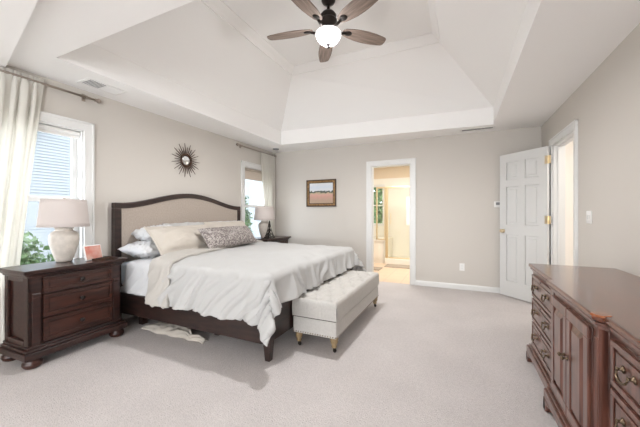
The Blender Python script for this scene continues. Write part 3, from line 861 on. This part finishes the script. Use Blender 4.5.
def drape(name, xa, xb,  near, far, foot, top, mtl, label, cat, nu=150, nv=170, puff=0.03, gap=0.012, fold=0.02, flare=0.14, thick=0.02, seed=0, hemx=0.0, wr=0.006, shear=0.0, shear_b=0.0, pleat=0.0):
    ya, yb = 2.02 - gap, 3.98 + gap
    xe = xb
    Lx = (xb - xa) + foot; Ly = near + (yb - ya) + far
    R = 0.055
    mb = MB(((xa + xb) / 2, 3.0, top))
    def f(u, v):
        sy = (ya - near) + Ly * v; yk = min(max(sy, ya), yb) - 2.0
        sx = (xa - shear * yk) * (1 - u) + (xa + Lx - shear_b * yk) * u
        dt = max(0, sx - xe) if foot > 0 else 0
        dn = ya - sy; df = sy - yb
        ds = max(0, dn, df); sgn = -1 if dn > df else 1
        bx_ = min(sx, xe) if foot > 0 else sx
        by_ = min(max(sy, ya), yb)
        # puffed top
        ix = min(1, (xe - bx_) / 0.25) if foot > 0 else 1
        iy = min(1, min(by_ - ya, yb - by_) / 0.22)
        pz = puff * math.sin(ix * PI / 2) * math.sin(max(0, iy) * PI / 2)
        z = top + pz + wr * 1.5 * nz(sx * 3, sy * 3, seed) + wr * nz(sx * 8 + 3, sy * 6, seed)
        r = math.hypot(ds, dt)
        if r <= 0: return (bx_, by_, z)
        cx, cy = dt / r, sgn * ds / r
        q = min(r / R, PI / 2)
        out = R * math.sin(q); down = R * (1 - math.cos(q))
        rest = max(0, r - R * PI / 2)
        # folds run down the drop
        along = sx if ds > dt else sy
        k = rest / 0.35
        fo = fold * min(1.3, k) * (math.sin(along * 17 + rest * 6 * (1 if ds > dt else 0.3) + 2.6 * nz(along * 2.2, seed + 3)) + 0.6 * nz(along * 11, rest * 3, seed))
        rid = 1 - abs(math.sin(along * 21 + rest * 17 * (1 if ds > dt else 0.3) + 3.5 * nz(along * 2.8, rest * 3, seed + 6)))
        fo += pleat * min(1, (r / 0.16)) * (rid ** 2.5 - 0.3) * (0.6 + 0.8 * abs(nz(along * 3.1, seed)))
        crn = (2 * cx * abs(cy)) if (dt > 0 and ds > 0) else 0
        out += rest * (flare + 0.30 * crn) + fo; down += rest * (1 - flare * flare / 2)
        sh = hemx * rest if dt == 0 else 0
        return (bx_ + cx * out + sh, by_ + cy * out, z - down + 0.010 * nz(along * 5, rest * 2, seed + 8) * min(1, k))
    mb.grid(nu, nv, f)
    o = mb.build(name, mtl, None, smooth=True, solid=thick, recalc=True)
    return tag(o, label, cat)


drape('bed_sheet', -3.12, -2.60, 0.33, 0.30, 0, 0.680, M['white'], 'rumpled white sheet across the head of the bed below the pillows', 'sheet', nu=90, pleat=0.015, fold=0.010, thick=0.008, seed=2, flare=0.10, hemx=-0.1, wr=0.01, shear_b=0.2)
duvet = drape('duvet', -2.50, -1.40, 0.40, 0.385, 0.27, 0.700, M['duvet'], 'ivory duvet spread over the bed and hanging over its sides', 'duvet', nu=170, nv=220, fold=0.034, thick=0.018, seed=5, flare=0.24, shear=0.23, wr=0.012, pleat=0.05)
# turned down cream fold at the head of the duvet, its own blanket edge
drape('blanket', -2.72, -2.45, 0.43, 0.35, 0, 0.722, M['blanket'], 'cream turned-down blanket edge lying between sheet and duvet', 'blanket', nu=44, nv=220, pleat=0.02, fold=0.014, thick=0.034, seed=9, flare=0.21, hemx=0.12, puff=0.028, shear=0.23, shear_b=0.23)

# crumpled cloth under the bed
mb = MB((-2.6, 2.1, 0))
def cl(u, v):
    x = -2.98 + 0.86 * u; w_ = 0.22 * (0.35 + 0.65 * math.sin(PI * min(1, u * 1.15 + 0.1)))
    y = 2.03 + 0.05 * nz(u * 5, 3) + w_ * (v) - 0.02
    hgt = 0.055 * math.sin(PI * v) ** 0.5 * (0.35 + 0.65 * math.sin(PI * u)) * (1 + 0.8 * nz(u * 12, v * 5, 1))
    return (x, y, max(0.002, hgt))
mb.grid(50, 14, cl)
tag(mb.build('crumpled_cloth', M['cream'], smooth=True, solid=0.004), 'crumpled cream cloth lying on carpet under the near bed rail', 'cloth')


# ------------------------------------------------------------------ pillows
def pillow(name, bl, width, height, thick, elev, yaw, mtl, label, cat='pillow', flange=0.0, crumple=0.010, seed=0, group=None, roll=0.0):
    # bl: world position of the bottom centre edge; width runs along +y, height leans back toward the headboard
    n = 40
    mb = MB()
    def surf(sgn):
        def f(u, v):
            a, b = 2 * u - 1, 2 * v - 1
            iw, ih = 1 - flange / width * 2, 1 - flange / height * 2
            ea, eb = min(1, abs(a) / iw), min(1, abs(b) / ih)
            prof = (max(0, 1 - ea ** 2.6) * max(0, 1 - eb ** 2.6)) ** 0.55
            x = a * width / 2 * (1 - 0.05 * (1 - abs(a)) * 0 - 0.035 * (1 - b * b) * abs(a) ** 3)
            y = b * height / 2 * (1 - 0.045 * (1 - a * a) * abs(b) ** 3)
            z = sgn * (thick / 2 * prof * (1 + 0.25 * nz(a * 1.5 + seed, b * 1.5, sgn)) + 0.003)
            z += crumple * (nz(a * 5 + seed, b * 4, seed) + 0.6 * nz(a * 11, b * 10 + seed, 2)) * (0.4 + 0.6 * min(1, prof * 2))
            return (x, y + height / 2, z)
        return f
    mb.grid(n, n, surf(1)); mb.grid(n, n, surf(-1))
    # bridge the rim
    bmesh.ops.remove_doubles(mb.bm, verts=mb.bm.verts, dist=0.0005)
    mb.bm.edges.ensure_lookup_table()
    be = [e for e in mb.bm.edges if e.is_boundary]
    try: bmesh.ops.bridge_loops(mb.bm, edges=be)
    except Exception: pass
    o = mb.build(name, mtl, None, smooth=True)
    W = Vector((math.sin(yaw) * -1, math.cos(yaw), 0)) if True else None
    back = Vector((-math.cos(yaw), -math.sin(yaw), 0))
    Hh = (back * math.cos(elev) + Vector((0, 0, 1)) * math.sin(elev)).normalized()
    Nn = W.cross(Hh)
    R3 = Matrix((W, Hh, Nn)).transposed()
    o.matrix_world = Matrix.Translation(Vector(bl)) @ R3.to_4x4() @ Matrix.Rotation(roll, 4, 'Z')
    return tag(o, label, cat, group)


rad = math.radians
pillow('pillow', (-2.97, 2.32, 0.785), 0.56, 0.40, 0.17, rad(3), rad(8), M['white'], 'rumpled white pillow lying flat at the bed edge, bottom of two', crumple=0.03, seed=3, group='white pillows stacked at the near side')
pillow('pillow', (-3.00, 2.38, 0.93), 0.52, 0.36, 0.17, rad(6), rad(-6), M['white'], 'rumpled white pillow on top of another by the headboard', crumple=0.034, seed=8, group='white pillows stacked at the near side')
pillow('pillow', (-3.12, 2.90, 0.75), 0.74, 0.39, 0.17, rad(54), rad(4), M['duvet'], 'off-white pillow standing at the headboard centre behind the cream sham', crumple=0.022, seed=12)
pillow('pillow', (-3.10, 3.60, 0.75), 0.70, 0.38, 0.17, rad(58), rad(0), M['white'], 'white pillow standing at the headboard behind the far sham', crumple=0.015, seed=15)
pillow('pillow_sham', (-2.78, 2.54, 0.755), 0.86, 0.42, 0.19, rad(44), rad(-3), M['cream'], 'large cream flanged sham leaning at the near side of the bed', flange=0.05, seed=21, crumple=0.012, group='cream shams')
pillow('pillow_sham', (-2.88, 3.43, 0.755), 0.86, 0.42, 0.18, rad(50), rad(2), M['cream'], 'cream flanged sham on the far side behind the patterned cushion', flange=0.05, seed=27, crumple=0.012, group='cream shams')
pillow('lumbar_cushion', (-2.64, 3.08, 0.775), 0.98, 0.30, 0.15, rad(52), rad(3), M['damask'], 'long grey patterned lumbar cushion in front of the shams', 'cushion', seed=33, crumple=0.005)

# ------------------------------------------------------------------ bench
bx0, bx1, by0, by1 = -1.354, -0.927, 2.325, 3.79
bn = thing('storage_bench', ((bx0 + bx1) / 2, (by0 + by1) / 2, 0), 'tufted oatmeal storage bench on turned legs at the bed foot', 'bench')
o = ((bx0 + bx1) / 2, (by0 + by1) / 2, 0)
mb = MB(o); mb.box(bx0 + .004, bx1 - .004, by0 + .004, by1 - .004, 0.128, 0.272); mb.build('bench_box', M['bench'], bn, bevel=0.01, seg=3)
nxb, nyb = 3, 10
px_, py_ = (bx1 - bx0) / nxb, (by1 - by0) / nyb
btn = []
for i in range(nyb):
    for j in range(nxb if i % 2 == 0 else nxb - 1):
        btn.append((bx0 + px_ * (j + 0.5 + (0 if i % 2 == 0 else 0.5)), by0 + py_ * (i + 0.5)))
def tuft(x, y):
    d = 0
    for a, b in btn:
        r = ((x - a) ** 2 + (y - b) ** 2)
        if r < 0.02: d += math.exp(-r / 0.0009) * 0.020
    # diagonal pleats between buttons
    u = (x - bx0) / px_ - 0.5; w_ = (y - by0) / py_ - 0.5
    for q in ((u * 2 + w_) / 2, (u * 2 - w_) / 2):
        e = abs(q - round(q)); d += 0.008 * math.exp(-(e / 0.07) ** 2)
    m = min(x - bx0, bx1 - x, y - by0, by1 - y)
    return d * min(1, max(0, m / 0.035))
mb = MB(o)
zt = 0.440; zb_ = 0.280
def cush(u, v):
    # v runs around side -> top; use superellipse dome
    return None
nx_, ny_ = 60, 200
def topf(u, v):
    x = bx0 + (bx1 - bx0) * u; y = by0 + (by1 - by0) * v
    m = min(x - bx0, bx1 - x, y - by0, by1 - y)
    rr = 0.03
    z = zt - (rr - math.sqrt(max(0, rr * rr - max(0, rr - m) ** 2))) - tuft(x, y)
    return (x, y, z)
mb.grid(nx_, ny_, topf)
def side(fa):
    return fa
def groove(t, L, n_):
    q = t * n_; e = abs(q - round(q)); return 0.005 * math.exp(-(e / 0.05) ** 2)
mb.grid(ny_, 8, lambda u, v: (bx1 + 0.004 * math.sin(PI * v) - (groove(u, 1, nyb) if 0 < u < 1 else 0) * math.sin(PI * v), by0 + (by1 - by0) * u, zb_ + (zt - 0.03 - zb_) * v))
mb.grid(ny_, 8, lambda u, v: (bx0 - 0.004 * math.sin(PI * v) + (groove(u, 1, nyb) if 0 < u < 1 else 0) * math.sin(PI * v), by0 + (by1 - by0) * u, zb_ + (zt - 0.03 - zb_) * v))
mb.grid(nx_, 8, lambda u, v: (bx0 + (bx1 - bx0) * u, by0 - 0.004 * math.sin(PI * v) + (groove(u, 1, nxb) if 0 < u < 1 else 0) * math.sin(PI * v), zb_ + (zt - 0.03 - zb_) * v))
mb.grid(nx_, 8, lambda u, v: (bx0 + (bx1 - bx0) * u, by1 + 0.004 * math.sin(PI * v), zb_ + (zt - 0.03 - zb_) * v))
mb.face([(bx0, by0, zb_), (bx1, by0, zb_), (bx1, by1, zb_), (bx0, by1, zb_)])
bmesh.ops.remove_doubles(mb.bm, verts=mb.bm.verts, dist=0.0004)
cu = mb.build('seat_cushion', M['bench'], bn, smooth=True)
for a, b in btn:
    mb = MB(o); zc = zt - tuft(a, b) + 0.001
    mb.lathe([(0.0005, -0.004), (0.009, -0.002), (0.011, 0.001), (0.008, 0.004), (0.001, 0.006)], (a, b, zc), 10); mb.build('button', M['bench'], cu, smooth=True)
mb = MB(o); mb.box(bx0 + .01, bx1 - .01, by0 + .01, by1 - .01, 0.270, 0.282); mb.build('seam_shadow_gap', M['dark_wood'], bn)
mb = MB(o)
z = 0.142
for s in ((bx1 - .004, 'x', 1), (by0 + .004, 'y', -1)):
    n_ = 58 if s[1] == 'x' else 17
    for k in range(n_ + 1):
        if s[1] == 'x': c = (s[0], by0 + .012 + (by1 - by0 - .024) * k / n_, z); mb.lathe([(0.0075, -0.001), (0.006, 0.003), (0.001, 0.005)], c, 6, 'x')
        else: c = (bx0 + .012 + (bx1 - bx0 - .024) * k / n_, s[0], z); mb.lathe([(0.0075, 0.001), (0.006, -0.003), (0.001, -0.005)], c, 6, 'y')
nt_ = mb.build('nailhead_trim', M['nail'], bn); nt_['kind'] = 'stuff'
for x in (bx0 + 0.045, bx1 - 0.04):
    for y in (by0 + 0.045, by1 - 0.045):
        mb = MB(o); mb.lathe([(0.014, 0.040), (0.021, 0.043), (0.025, 0.054), (0.019, 0.063), (0.027, 0.076), (0.035, 0.095), (0.028, 0.106), (0.036, 0.112), (0.036, 0.128)], (x, y, 0), 18)
        lg = mb.build('leg', M['leg'], bn, smooth=True)
        mb = MB(o); mb.tube([(x, y, 0.032), (x, y, 0.044)], 0.013, 12); mb.lathe([(0.004, -0.009), (0.015, -0.007), (0.016, 0), (0.015, 0.007), (0.004, 0.009)], (x + 0.006, y, 0.0165), 16, 'y')
        mb.box(x - .006, x + .012, y - 0.013, y - 0.010, 0.012, 0.036); mb.box(x - .006, x + .012, y + 0.010, y + 0.013, 0.012, 0.036)
        mb.build('caster', M['bronze'], lg)

# ------------------------------------------------------------------ dresser
dr = thing('dresser', (0.8, 1.9, 0), 'long mahogany dresser with breakfront doors and drawers along the right wall', 'dresser')
o = (0.8, 1.9, 0)
XB = 1.055                  # back
xf, xc = 0.545, 0.515         # front of end sections, of centre section
Y0, Ya, Yb, Y3 = 0.92, 1.555, 2.22, 2.88
DH = 0.79
mb = MB(o)
mb.prism([(XB, Y0), (xf, Y0), (xf, Ya), (xc, Ya), (xc, Yb), (xf, Yb), (xf, Y3), (XB, Y3)], 'z', 0.10, DH - .03)
# end panel framing on the far side
for q in ((xf, xf + .06, .12, DH - .05), (XB - .06, XB, .12, DH - .05), (xf + .06, XB - .06, .12, .18), (xf + .06, XB - .06, DH - .11, DH - .05)):
    mb.box(q[0], q[1], Y3, Y3 + .012, q[2], q[3])
mb.build('body', M['dresser'], dr, bevel=0.004)
def dprof(e):
    return [(XB, Y0 - e), (xf - e, Y0 - e), (xf - e, Ya - e * .4 - .02), (xc - e, Ya - e * .4), (xc - e, Yb + e * .4), (xf - e, Yb + e * .4 + .02), (xf - e, Y3 + e), (XB, Y3 + e)]
mb = MB(o)
for e, z0, z1 in ((0.008, DH - .060, DH - .045), (0.018, DH - .045, DH - .032), (0.006, DH - .032, DH - .026)):
    mb.prism(dprof(e), 'z', z0, z1)
mb.build('cornice', M['dresser'], dr, bevel=0.004, seg=2)
mb = MB(o); mb.prism(dprof(0.028), 'z', DH - .026, DH); mb.build('top', M['dresser_top'], dr, bevel=0.008, seg=3)
mb = MB(o)
for e, z0, z1 in ((0.040, 0.07, 0.125), (0.028, 0.125, 0.14), (0.012, 0.14, 0.155)):
    mb.prism(dprof(e), 'z', z0, z1)
mb.build('base_moulding', M['dresser'], dr, bevel=0.005, seg=2)
# bracket feet (scroll profile)
def bracket(yc, s, x):
    mb = MB(o)
    pr = [(0, 0), (0.045, 0), (0.055, 0.02), (0.05, 0.035), (0.07, 0.05), (0.11, 0.058), (0.13, 0.072), (0, 0.072)]
    mb.prism([(yc + s * a, b) for a, b in pr], 'x', x - 0.042, x + 0.0)
    mb.prism([(x - 0.042 + a, b) for a, b in pr], 'y', min(yc, yc + s * 0.045), max(yc, yc + s * 0.045))
    mb.build('foot', M['dresser'], dr, bevel=0.004)
bracket(Y3 + .038, -1, xf); bracket(Yb + .02, -1, xc); bracket(Ya - .02, 1, xc); bracket(Y0 - .038, 1, xf)
for y in (Y3 - .02, Y0 + .02):
    mb = MB(o); mb.box(XB - .08, XB, y - .04, y + .04, 0, 0.072); mb.build('foot', M['dresser'], dr, bevel=0.004)
# corner pilasters of the centre section with capped tops
for yc in (Ya, Yb):
    mb = MB(o)
    s = 1 if yc == Ya else -1
    mb.box(xc - .004, xc + 0.002, yc - (.0 if s > 0 else .045), yc + (.045 if s > 0 else .0), .155, DH - .06)
    for k in range(4): mb.tube([(xc - .004, yc + s * (.009 + .009 * k), .19), (xc - .004, yc + s * (.009 + .009 * k), DH - .10)], .0042, 8)
    mb.build('pilaster', M['dresser'], dr, bevel=0.002)
    if yc == Yb: continue
    mb = MB(o); mb.lathe([(0.034, DH - .008), (0.036, DH - .002), (0.034, DH + .002), (0.004, DH + .0025)], (xc + .004, yc + s * .0, 0), 8)
    mb.build('pilaster_cap', M['cap'] if yc == Ya else M['dresser'], dr, bevel=0.001)


def bail(parent, x, y, z, w_=0.075):
    mb = MB(o)
    for s in (-1, 1):
        mb.lathe([(0.013, 0.0), (0.014, -0.003), (0.006, -0.006), (0.006, -0.016), (0.009, -0.019), (0.002, -0.022)], (x, y + s * w_ / 2, z), 12, 'x')
    pts = []
    for k in range(13):
        a = PI * k / 12; pts.append((x - 0.018 - 0.006 * math.sin(a), y + w_ / 2 * math.cos(a), z - 0.030 * math.sin(a) ** 0.7 if 0 < k < 12 else z))
    mb.tube(pts, [0.0035 + 0.002 * math.sin(PI * k / 12) for k in range(13)], 8)
    mb.build('bail_pull', M['pull'], parent, smooth=True)


def drawer(ya, yb, z0, z1, x, pulls):
    mb = MB(o)
    mb.box(x - 0.012, x + .002, ya, yb, z0, z1)
    f = 0.022
    for q in ((ya, yb, z0, z0 + f), (ya, yb, z1 - f, z1), (ya, ya + f, z0 + f, z1 - f), (yb - f, yb, z0 + f, z1 - f)):
        mb.box(x - 0.020, x - 0.012, *q)
    a, b, c_, d_ = ya + f + .012, yb - f - .012, z0 + f + .012, z1 - f - .012
    mb.box(x - 0.017, x - .012, a, b, c_, d_)
    w_ = mb.build('drawer', M['dresser'], dr, bevel=0.004)
    for p in pulls: bail(w_, x - 0.017, p, (z0 + z1) / 2 + .012)
    mb = MB(o); mb.lathe([(0.008, 0), (0.008, -.002), (0.003, -.003)], (x - 0.02, (ya + yb) / 2, z1 - .011), 10, 'x'); mb.build('keyhole', M['bronze'], w_)


for z0, z1 in ((0.545, 0.715), (0.36, 0.53), (0.17, 0.345)):
    drawer(Yb + .06, Y3 - .045, z0, z1, xf, (Yb + .19, Y3 - .175))
    drawer(Y0 + .045, Ya - .06, z0, z1, xf, (Y0 + .175, Ya - .19))
for i in (0, 1):
    ya = Ya + .055 + i * (Yb - Ya - .11) / 2 + .003; yb = ya + (Yb - Ya - .11) / 2 - .006
    z0, z1 = 0.175, 0.715
    mb = MB(o); f = 0.05
    mb.box(xc - .008, xc + .002, ya, yb, z0, z1)
    for q in ((ya, yb, z0, z0 + f), (ya, yb, z1 - f, z1), (ya, ya + f, z0 + f, z1 - f), (yb - f, yb, z0 + f, z1 - f)):
        mb.box(xc - .022, xc - .008, *q)
    dd = mb.build('cabinet_door', M['dresser'], dr, bevel=0.004)
    # raised fielded panel
    mb = MB(o); a, b, c_, d_ = ya + f + .006, yb - f - .006, z0 + f + .006, z1 - f - .006; e = .028
    A = [(xc - .008, a, c_), (xc - .008, b, c_), (xc - .008, b, d_), (xc - .008, a, d_)]
    B = [(xc - .024, a + e, c_ + e), (xc - .024, b - e, c_ + e), (xc - .024, b - e, d_ - e), (xc - .024, a + e, d_ - e)]
    for k in range(4): mb.face([A[k], A[(k + 1) % 4], B[(k + 1) % 4], B[k]])
    mb.face(B); mb.face(A)
    bmesh.ops.remove_doubles(mb.bm, verts=mb.bm.verts, dist=0.0002)
    mb.build('raised_panel', M['dresser'], dd)
    mb = MB(o); yk = yb - .02 if i == 0 else ya + .02
    mb.lathe([(0.011, 0), (0.005, -.006), (0.005, -.014), (0.012, -.02), (0.009, -.028), (0.002, -.03)], (xc - .022, yk, .47), 12, 'x'); mb.build('knob', M['pull'], dd, smooth=True)

# ------------------------------------------------------------------ ceiling fan
FX, FY, ZB = -1.215, 2.82, 3.10
fan = thing('ceiling_fan', (FX, FY, 3.40), 'dark bronze five-blade ceiling fan with white bowl light in the tray', 'ceiling fan')
o = (0, 0, 3.40 - ZB)   # build parts relative to blade height, origin at ceiling
def FM(): return MB((0, 0, 3.40 - ZB))
mb = FM(); mb.lathe([(0.070, 0.300), (0.072, 0.285), (0.060, 0.262), (0.030, 0.245), (0.018, 0.238)], seg=28); mb.build('canopy', M['bronze'], fan, smooth=True)
mb = FM(); mb.tube([(0, 0, 0.245), (0, 0, 0.145)], 0.016, 14); mb.build('downrod', M['bronze'], fan, smooth=True)
mb = FM(); mb.lathe([(0.025, 0.168), (0.065, 0.158), (0.082, 0.135), (0.080, 0.112), (0.058, 0.100), (0.060, 0.096), (0.088, 0.088), (0.092, 0.07), (0.075, 0.030), (0.066, 0.005), (0.066, -0.02), (0.088, -0.032), (0.090, -0.045), (0.05, -0.048)], seg=32)
mb.build('motor_housing', M['bronze'], fan, smooth=True)
mb = FM(); mb.lathe([(0.118, -0.040), (0.130, -0.055), (0.128, -0.080), (0.112, -0.112), (0.082, -0.142), (0.040, -0.160), (0.010, -0.165)], seg=36); mb.build('bowl_shade', M['opal'], fan, smooth=True)
mb = FM(); mb.lathe([(0.026, -0.160), (0.030, -0.168), (0.018, -0.178), (0.014, -0.188), (0.018, -0.194), (0.003, -0.204)], seg=14); mb.build('finial', M['bronze'], fan, smooth=True)
pl = bpy.data.lights.new('fan_fill_spot', 'SPOT'); pl.energy = 390; pl.shadow_soft_size = 0.10; pl.spot_size = math.radians(150); pl.spot_blend = 0.6; pl.color = (0.98, 0.98, 0.99)  # spot added as room fill; the bowl's own lamp is off
po = bpy.data.objects.new('fan_fill_spot', pl); COL.objects.link(po); po.location = (FX, FY, ZB - 0.09)
pl = bpy.data.lights.new('fan_fill_glow', 'POINT'); pl.energy = 15; pl.shadow_soft_size = 0.10; pl.color = (0.98, 0.98, 0.99)  # weak fill added in the bowl to brighten the tray
po = bpy.data.objects.new('fan_fill_glow', pl); COL.objects.link(po); po.location = (FX, FY, ZB - 0.09)
RB = 0.675
prof = [(0.165, 0.030), (0.19, 0.048), (0.26, 0.066), (0.34, 0.078), (0.44, 0.082), (0.53, 0.076), (0.61, 0.064), (0.655, 0.054), (0.670, 0.040), (RB, 0.0)]
for k in range(5):
    a = rad(46 + 72 * k)
    Rz = Matrix.Rotation(a, 4, 'Z'); Rx = Matrix.Rotation(rad(-11), 4, 'X')
    mb = MB(); n = len(prof)
    top = [(r, w_, 0.004) for r, w_ in prof] + [(r, -w_, 0.004) for r, w_ in prof[::-1][1:]]
    bot = [(x, y, -0.004) for x, y, z in top]
    mb.face(top); mb.face(bot[::-1])
    for i in range(len(top)):
        j = (i + 1) % len(top); mb.face([top[i], bot[i], bot[j], top[j]])
    bmesh.ops.remove_doubles(mb.bm, verts=mb.bm.verts, dist=0.0001)
    bl = mb.build('blade', M['blade'], fan)
    bl.matrix_local = Matrix.Translation((0, 0, ZB - 3.40)) @ Rz @ Rx
    mb = MB(); mb.tube([(0.06, 0, -0.012), (0.11, 0, -0.03), (0.15, 0, -0.022), (0.19, 0, -0.010)], [0.018, 0.015, 0.014, 0.014], 10)
    mb.lathe([(0.002, -0.012), (0.028, -0.011), (0.034, -0.007), (0.034, -0.004)], (0.225, 0, 0), 18, sx=1.25)
    ir = mb.build('blade_arm', M['bronze'], fan, smooth=True)
    ir.matrix_local = Matrix.Translation((0, 0, ZB - 3.40)) @ Rz @ Rx

# ------------------------------------------------------------------ wall and ceiling fittings
# sunburst mirror
t = thing('sunburst_mirror', (XL, 2.965, 1.93), 'small round sunburst mirror with dark spiked frame above the bed', 'mirror')
o = (XL, 2.965, 1.93)
mb = MB(o)
for k in range(30):
    a = 2 * PI * k / 30; L = 0.235 if k % 2 == 0 else 0.185
    c_, s_ = math.cos(a), math.sin(a)
    mb.tube([(XL + .012, 2.965 + .075 * c_, 1.93 + .075 * s_), (XL + .012, 2.965 + .13 * c_, 1.93 + .13 * s_), (XL + .012, 2.965 + L * c_, 1.93 + L * s_)], [0.0055, 0.0055, 0.003], 6)
mb.build('rays', M['gilt_dark'], t)
mb = MB(o); pts = [(XL + .016, 2.965 + .082 * math.cos(2 * PI * k / 36), 1.93 + .082 * math.sin(2 * PI * k / 36)) for k in range(37)]
mb.tube(pts, 0.013, 10); mb.build('ring_frame', M['gilt_dark'], t, smooth=True)
mb = MB(o); mb.lathe([(0.07, 0.004), (0.07, 0.012), (0.05, 0.017), (0.001, 0.020)], (XL, 2.965, 1.93), 32, 'x'); mb.build('mirror_glass', M['mirror'], t, smooth=True)

# picture
px0, px1, pz0, pz1 = -2.69, -2.07, 1.325, 1.84
pc = ((px0 + px1) / 2, YF, (pz0 + pz1) / 2)
t = thing('framed_painting', pc, 'meadow painting in a gilt and walnut frame on the far wall', 'painting')
def frame_ring(e0, e1, d, m, nm):
    mb = MB(pc)
    a0, a1, c0, c1 = px0 + e0, px1 - e0, pz0 + e0, pz1 - e0; f = e1 - e0
    mb.box(a0, a0 + f, YF - d, YF - .001, c0, c1); mb.box(a1 - f, a1, YF - d, YF - .001, c0, c1)
    mb.box(a0 + f, a1 - f, YF - d, YF - .001, c0, c0 + f); mb.box(a0 + f, a1 - f, YF - d, YF - .001, c1 - f, c1)
    mb.build(nm, m, t, bevel=0.003)
frame_ring(0, 0.022, 0.030, M['gilt_dark'], 'outer_frame'); frame_ring(0.022, 0.052, 0.024, M['gilt'], 'gilt_moulding'); frame_ring(0.052, 0.066, 0.016, M['gilt_dark'], 'inner_frame')
mb = MB(pc); mb.box(px0 + .066, px1 - .066, YF - .012, YF - .002, pz0 + .066, pz1 - .066); mb.build('canvas', M['painting'], t)

# outlet, switch, thermostat
def plate(name, c, axis, w_, h_, label, cat, kind):
    t = thing(name, c, label, cat); mb = MB()
    if axis == 'y': mb.box(-w_ / 2, w_ / 2, -0.006, 0, -h_ / 2, h_ / 2)
    else: mb.box(-0.006, 0, -w_ / 2, w_ / 2, -h_ / 2, h_ / 2)
    mb.build('cover_plate', M['plastic'], t, bevel=0.002)
    if kind == 'outlet':
        for s in (-1, 1):
            mb = MB(); mb.lathe([(0.016, -0.006), (0.016, -0.009), (0.002, -0.0095)], (0, 0, s * .02), 16, 'y'); mb.build('socket', M['trim'], t)
    elif kind == 'switch':
        for s in (-1, 1):
            mb = MB(); mb.box(-0.011, -0.006, s * .023 - .008, s * .023 + .008, -.02, .02); mb.build('rocker', M['trim'], t, bevel=.002)
    return t
plate('wall_outlet', (0.053, YF, 0.352), 'y', 0.072, 0.115, 'white wall outlet low on the far wall left of the door', 'outlet', 'outlet')
plate('light_switch', (XR, 3.47, 1.16), 'x', 0.115, 0.115, 'white light switch plate on the right wall beside the doorway', 'light switch', 'switch')
t = thing('thermostat', (0.545, YF, 1.33), 'white wall box half hidden behind the open door edge', 'thermostat')
mb = MB(); mb.box(-.055, .05, -.03, 0, -.045, .045); mb.build('casing', M['plastic'], t, bevel=.005)
mb = MB(); mb.box(-.035, .03, -.032, -.0305, -.01, .03); mb.build('display', M['ventgrey'], t)

# ceiling registers
def register(cx, cy, w_, l_, label, grey_from, grey_to, rz=0):
    t = thing('ceiling_vent', (cx, cy, H), label, 'vent', 'ceiling air vents', rz)
    mb = MB(); f = .022
    mb.box(-w_ / 2, -w_ / 2 + f, -l_ / 2, l_ / 2, -.007, -.0005); mb.box(w_ / 2 - f, w_ / 2, -l_ / 2, l_ / 2, -.007, -.0005)
    mb.box(-w_ / 2 + f, w_ / 2 - f, -l_ / 2, -l_ / 2 + f, -.007, -.0005); mb.box(-w_ / 2 + f, w_ / 2 - f, l_ / 2 - f, l_ / 2, -.007, -.0005)
    mb.build('frame', M['plastic'], t, bevel=.002)
    mb = MB(); mb.box(-w_ / 2 + f, w_ / 2 - f, grey_from, grey_to, -.002, -.001); mb.build('duct_opening', M['ventgrey'], t)
    mb = MB(); n_ = int((l_ - 2 * f) / .018)
    for k in range(n_):
        y = -l_ / 2 + f + .009 + k * .018
        s = 1 if y > (grey_to if grey_to < l_ / 2 - f - .01 else 9) else -1
        mb.prism([(y - .006, -.002), (y - .0045, -.002), (y + .006 * s, -.008), (y + .0045 * s, -.008)], 'x', -w_ / 2 + f, w_ / 2 - f)
    mb.build('louvres', M['plastic'], t)
    return t
register(-3.17, 1.76, 0.20, 0.36, 'white ceiling vent with grey louvres over the near window', -.158, 0.0)
register(0.25, 4.955, 0.13, 0.46, 'long ceiling vent by the far wall above the outlet', -.2, .2, rad(90))
t = thing('smoke_detector', (-3.19, 4.85, H), 'small round ceiling fitting above the far corner curtain', 'smoke detector')
mb = MB(); mb.lathe([(0.062, -.0005), (0.060, -.012), (0.045, -.02), (0.002, -.022)], seg=24); mb.build('casing', M['ventgrey'], t, smooth=True)
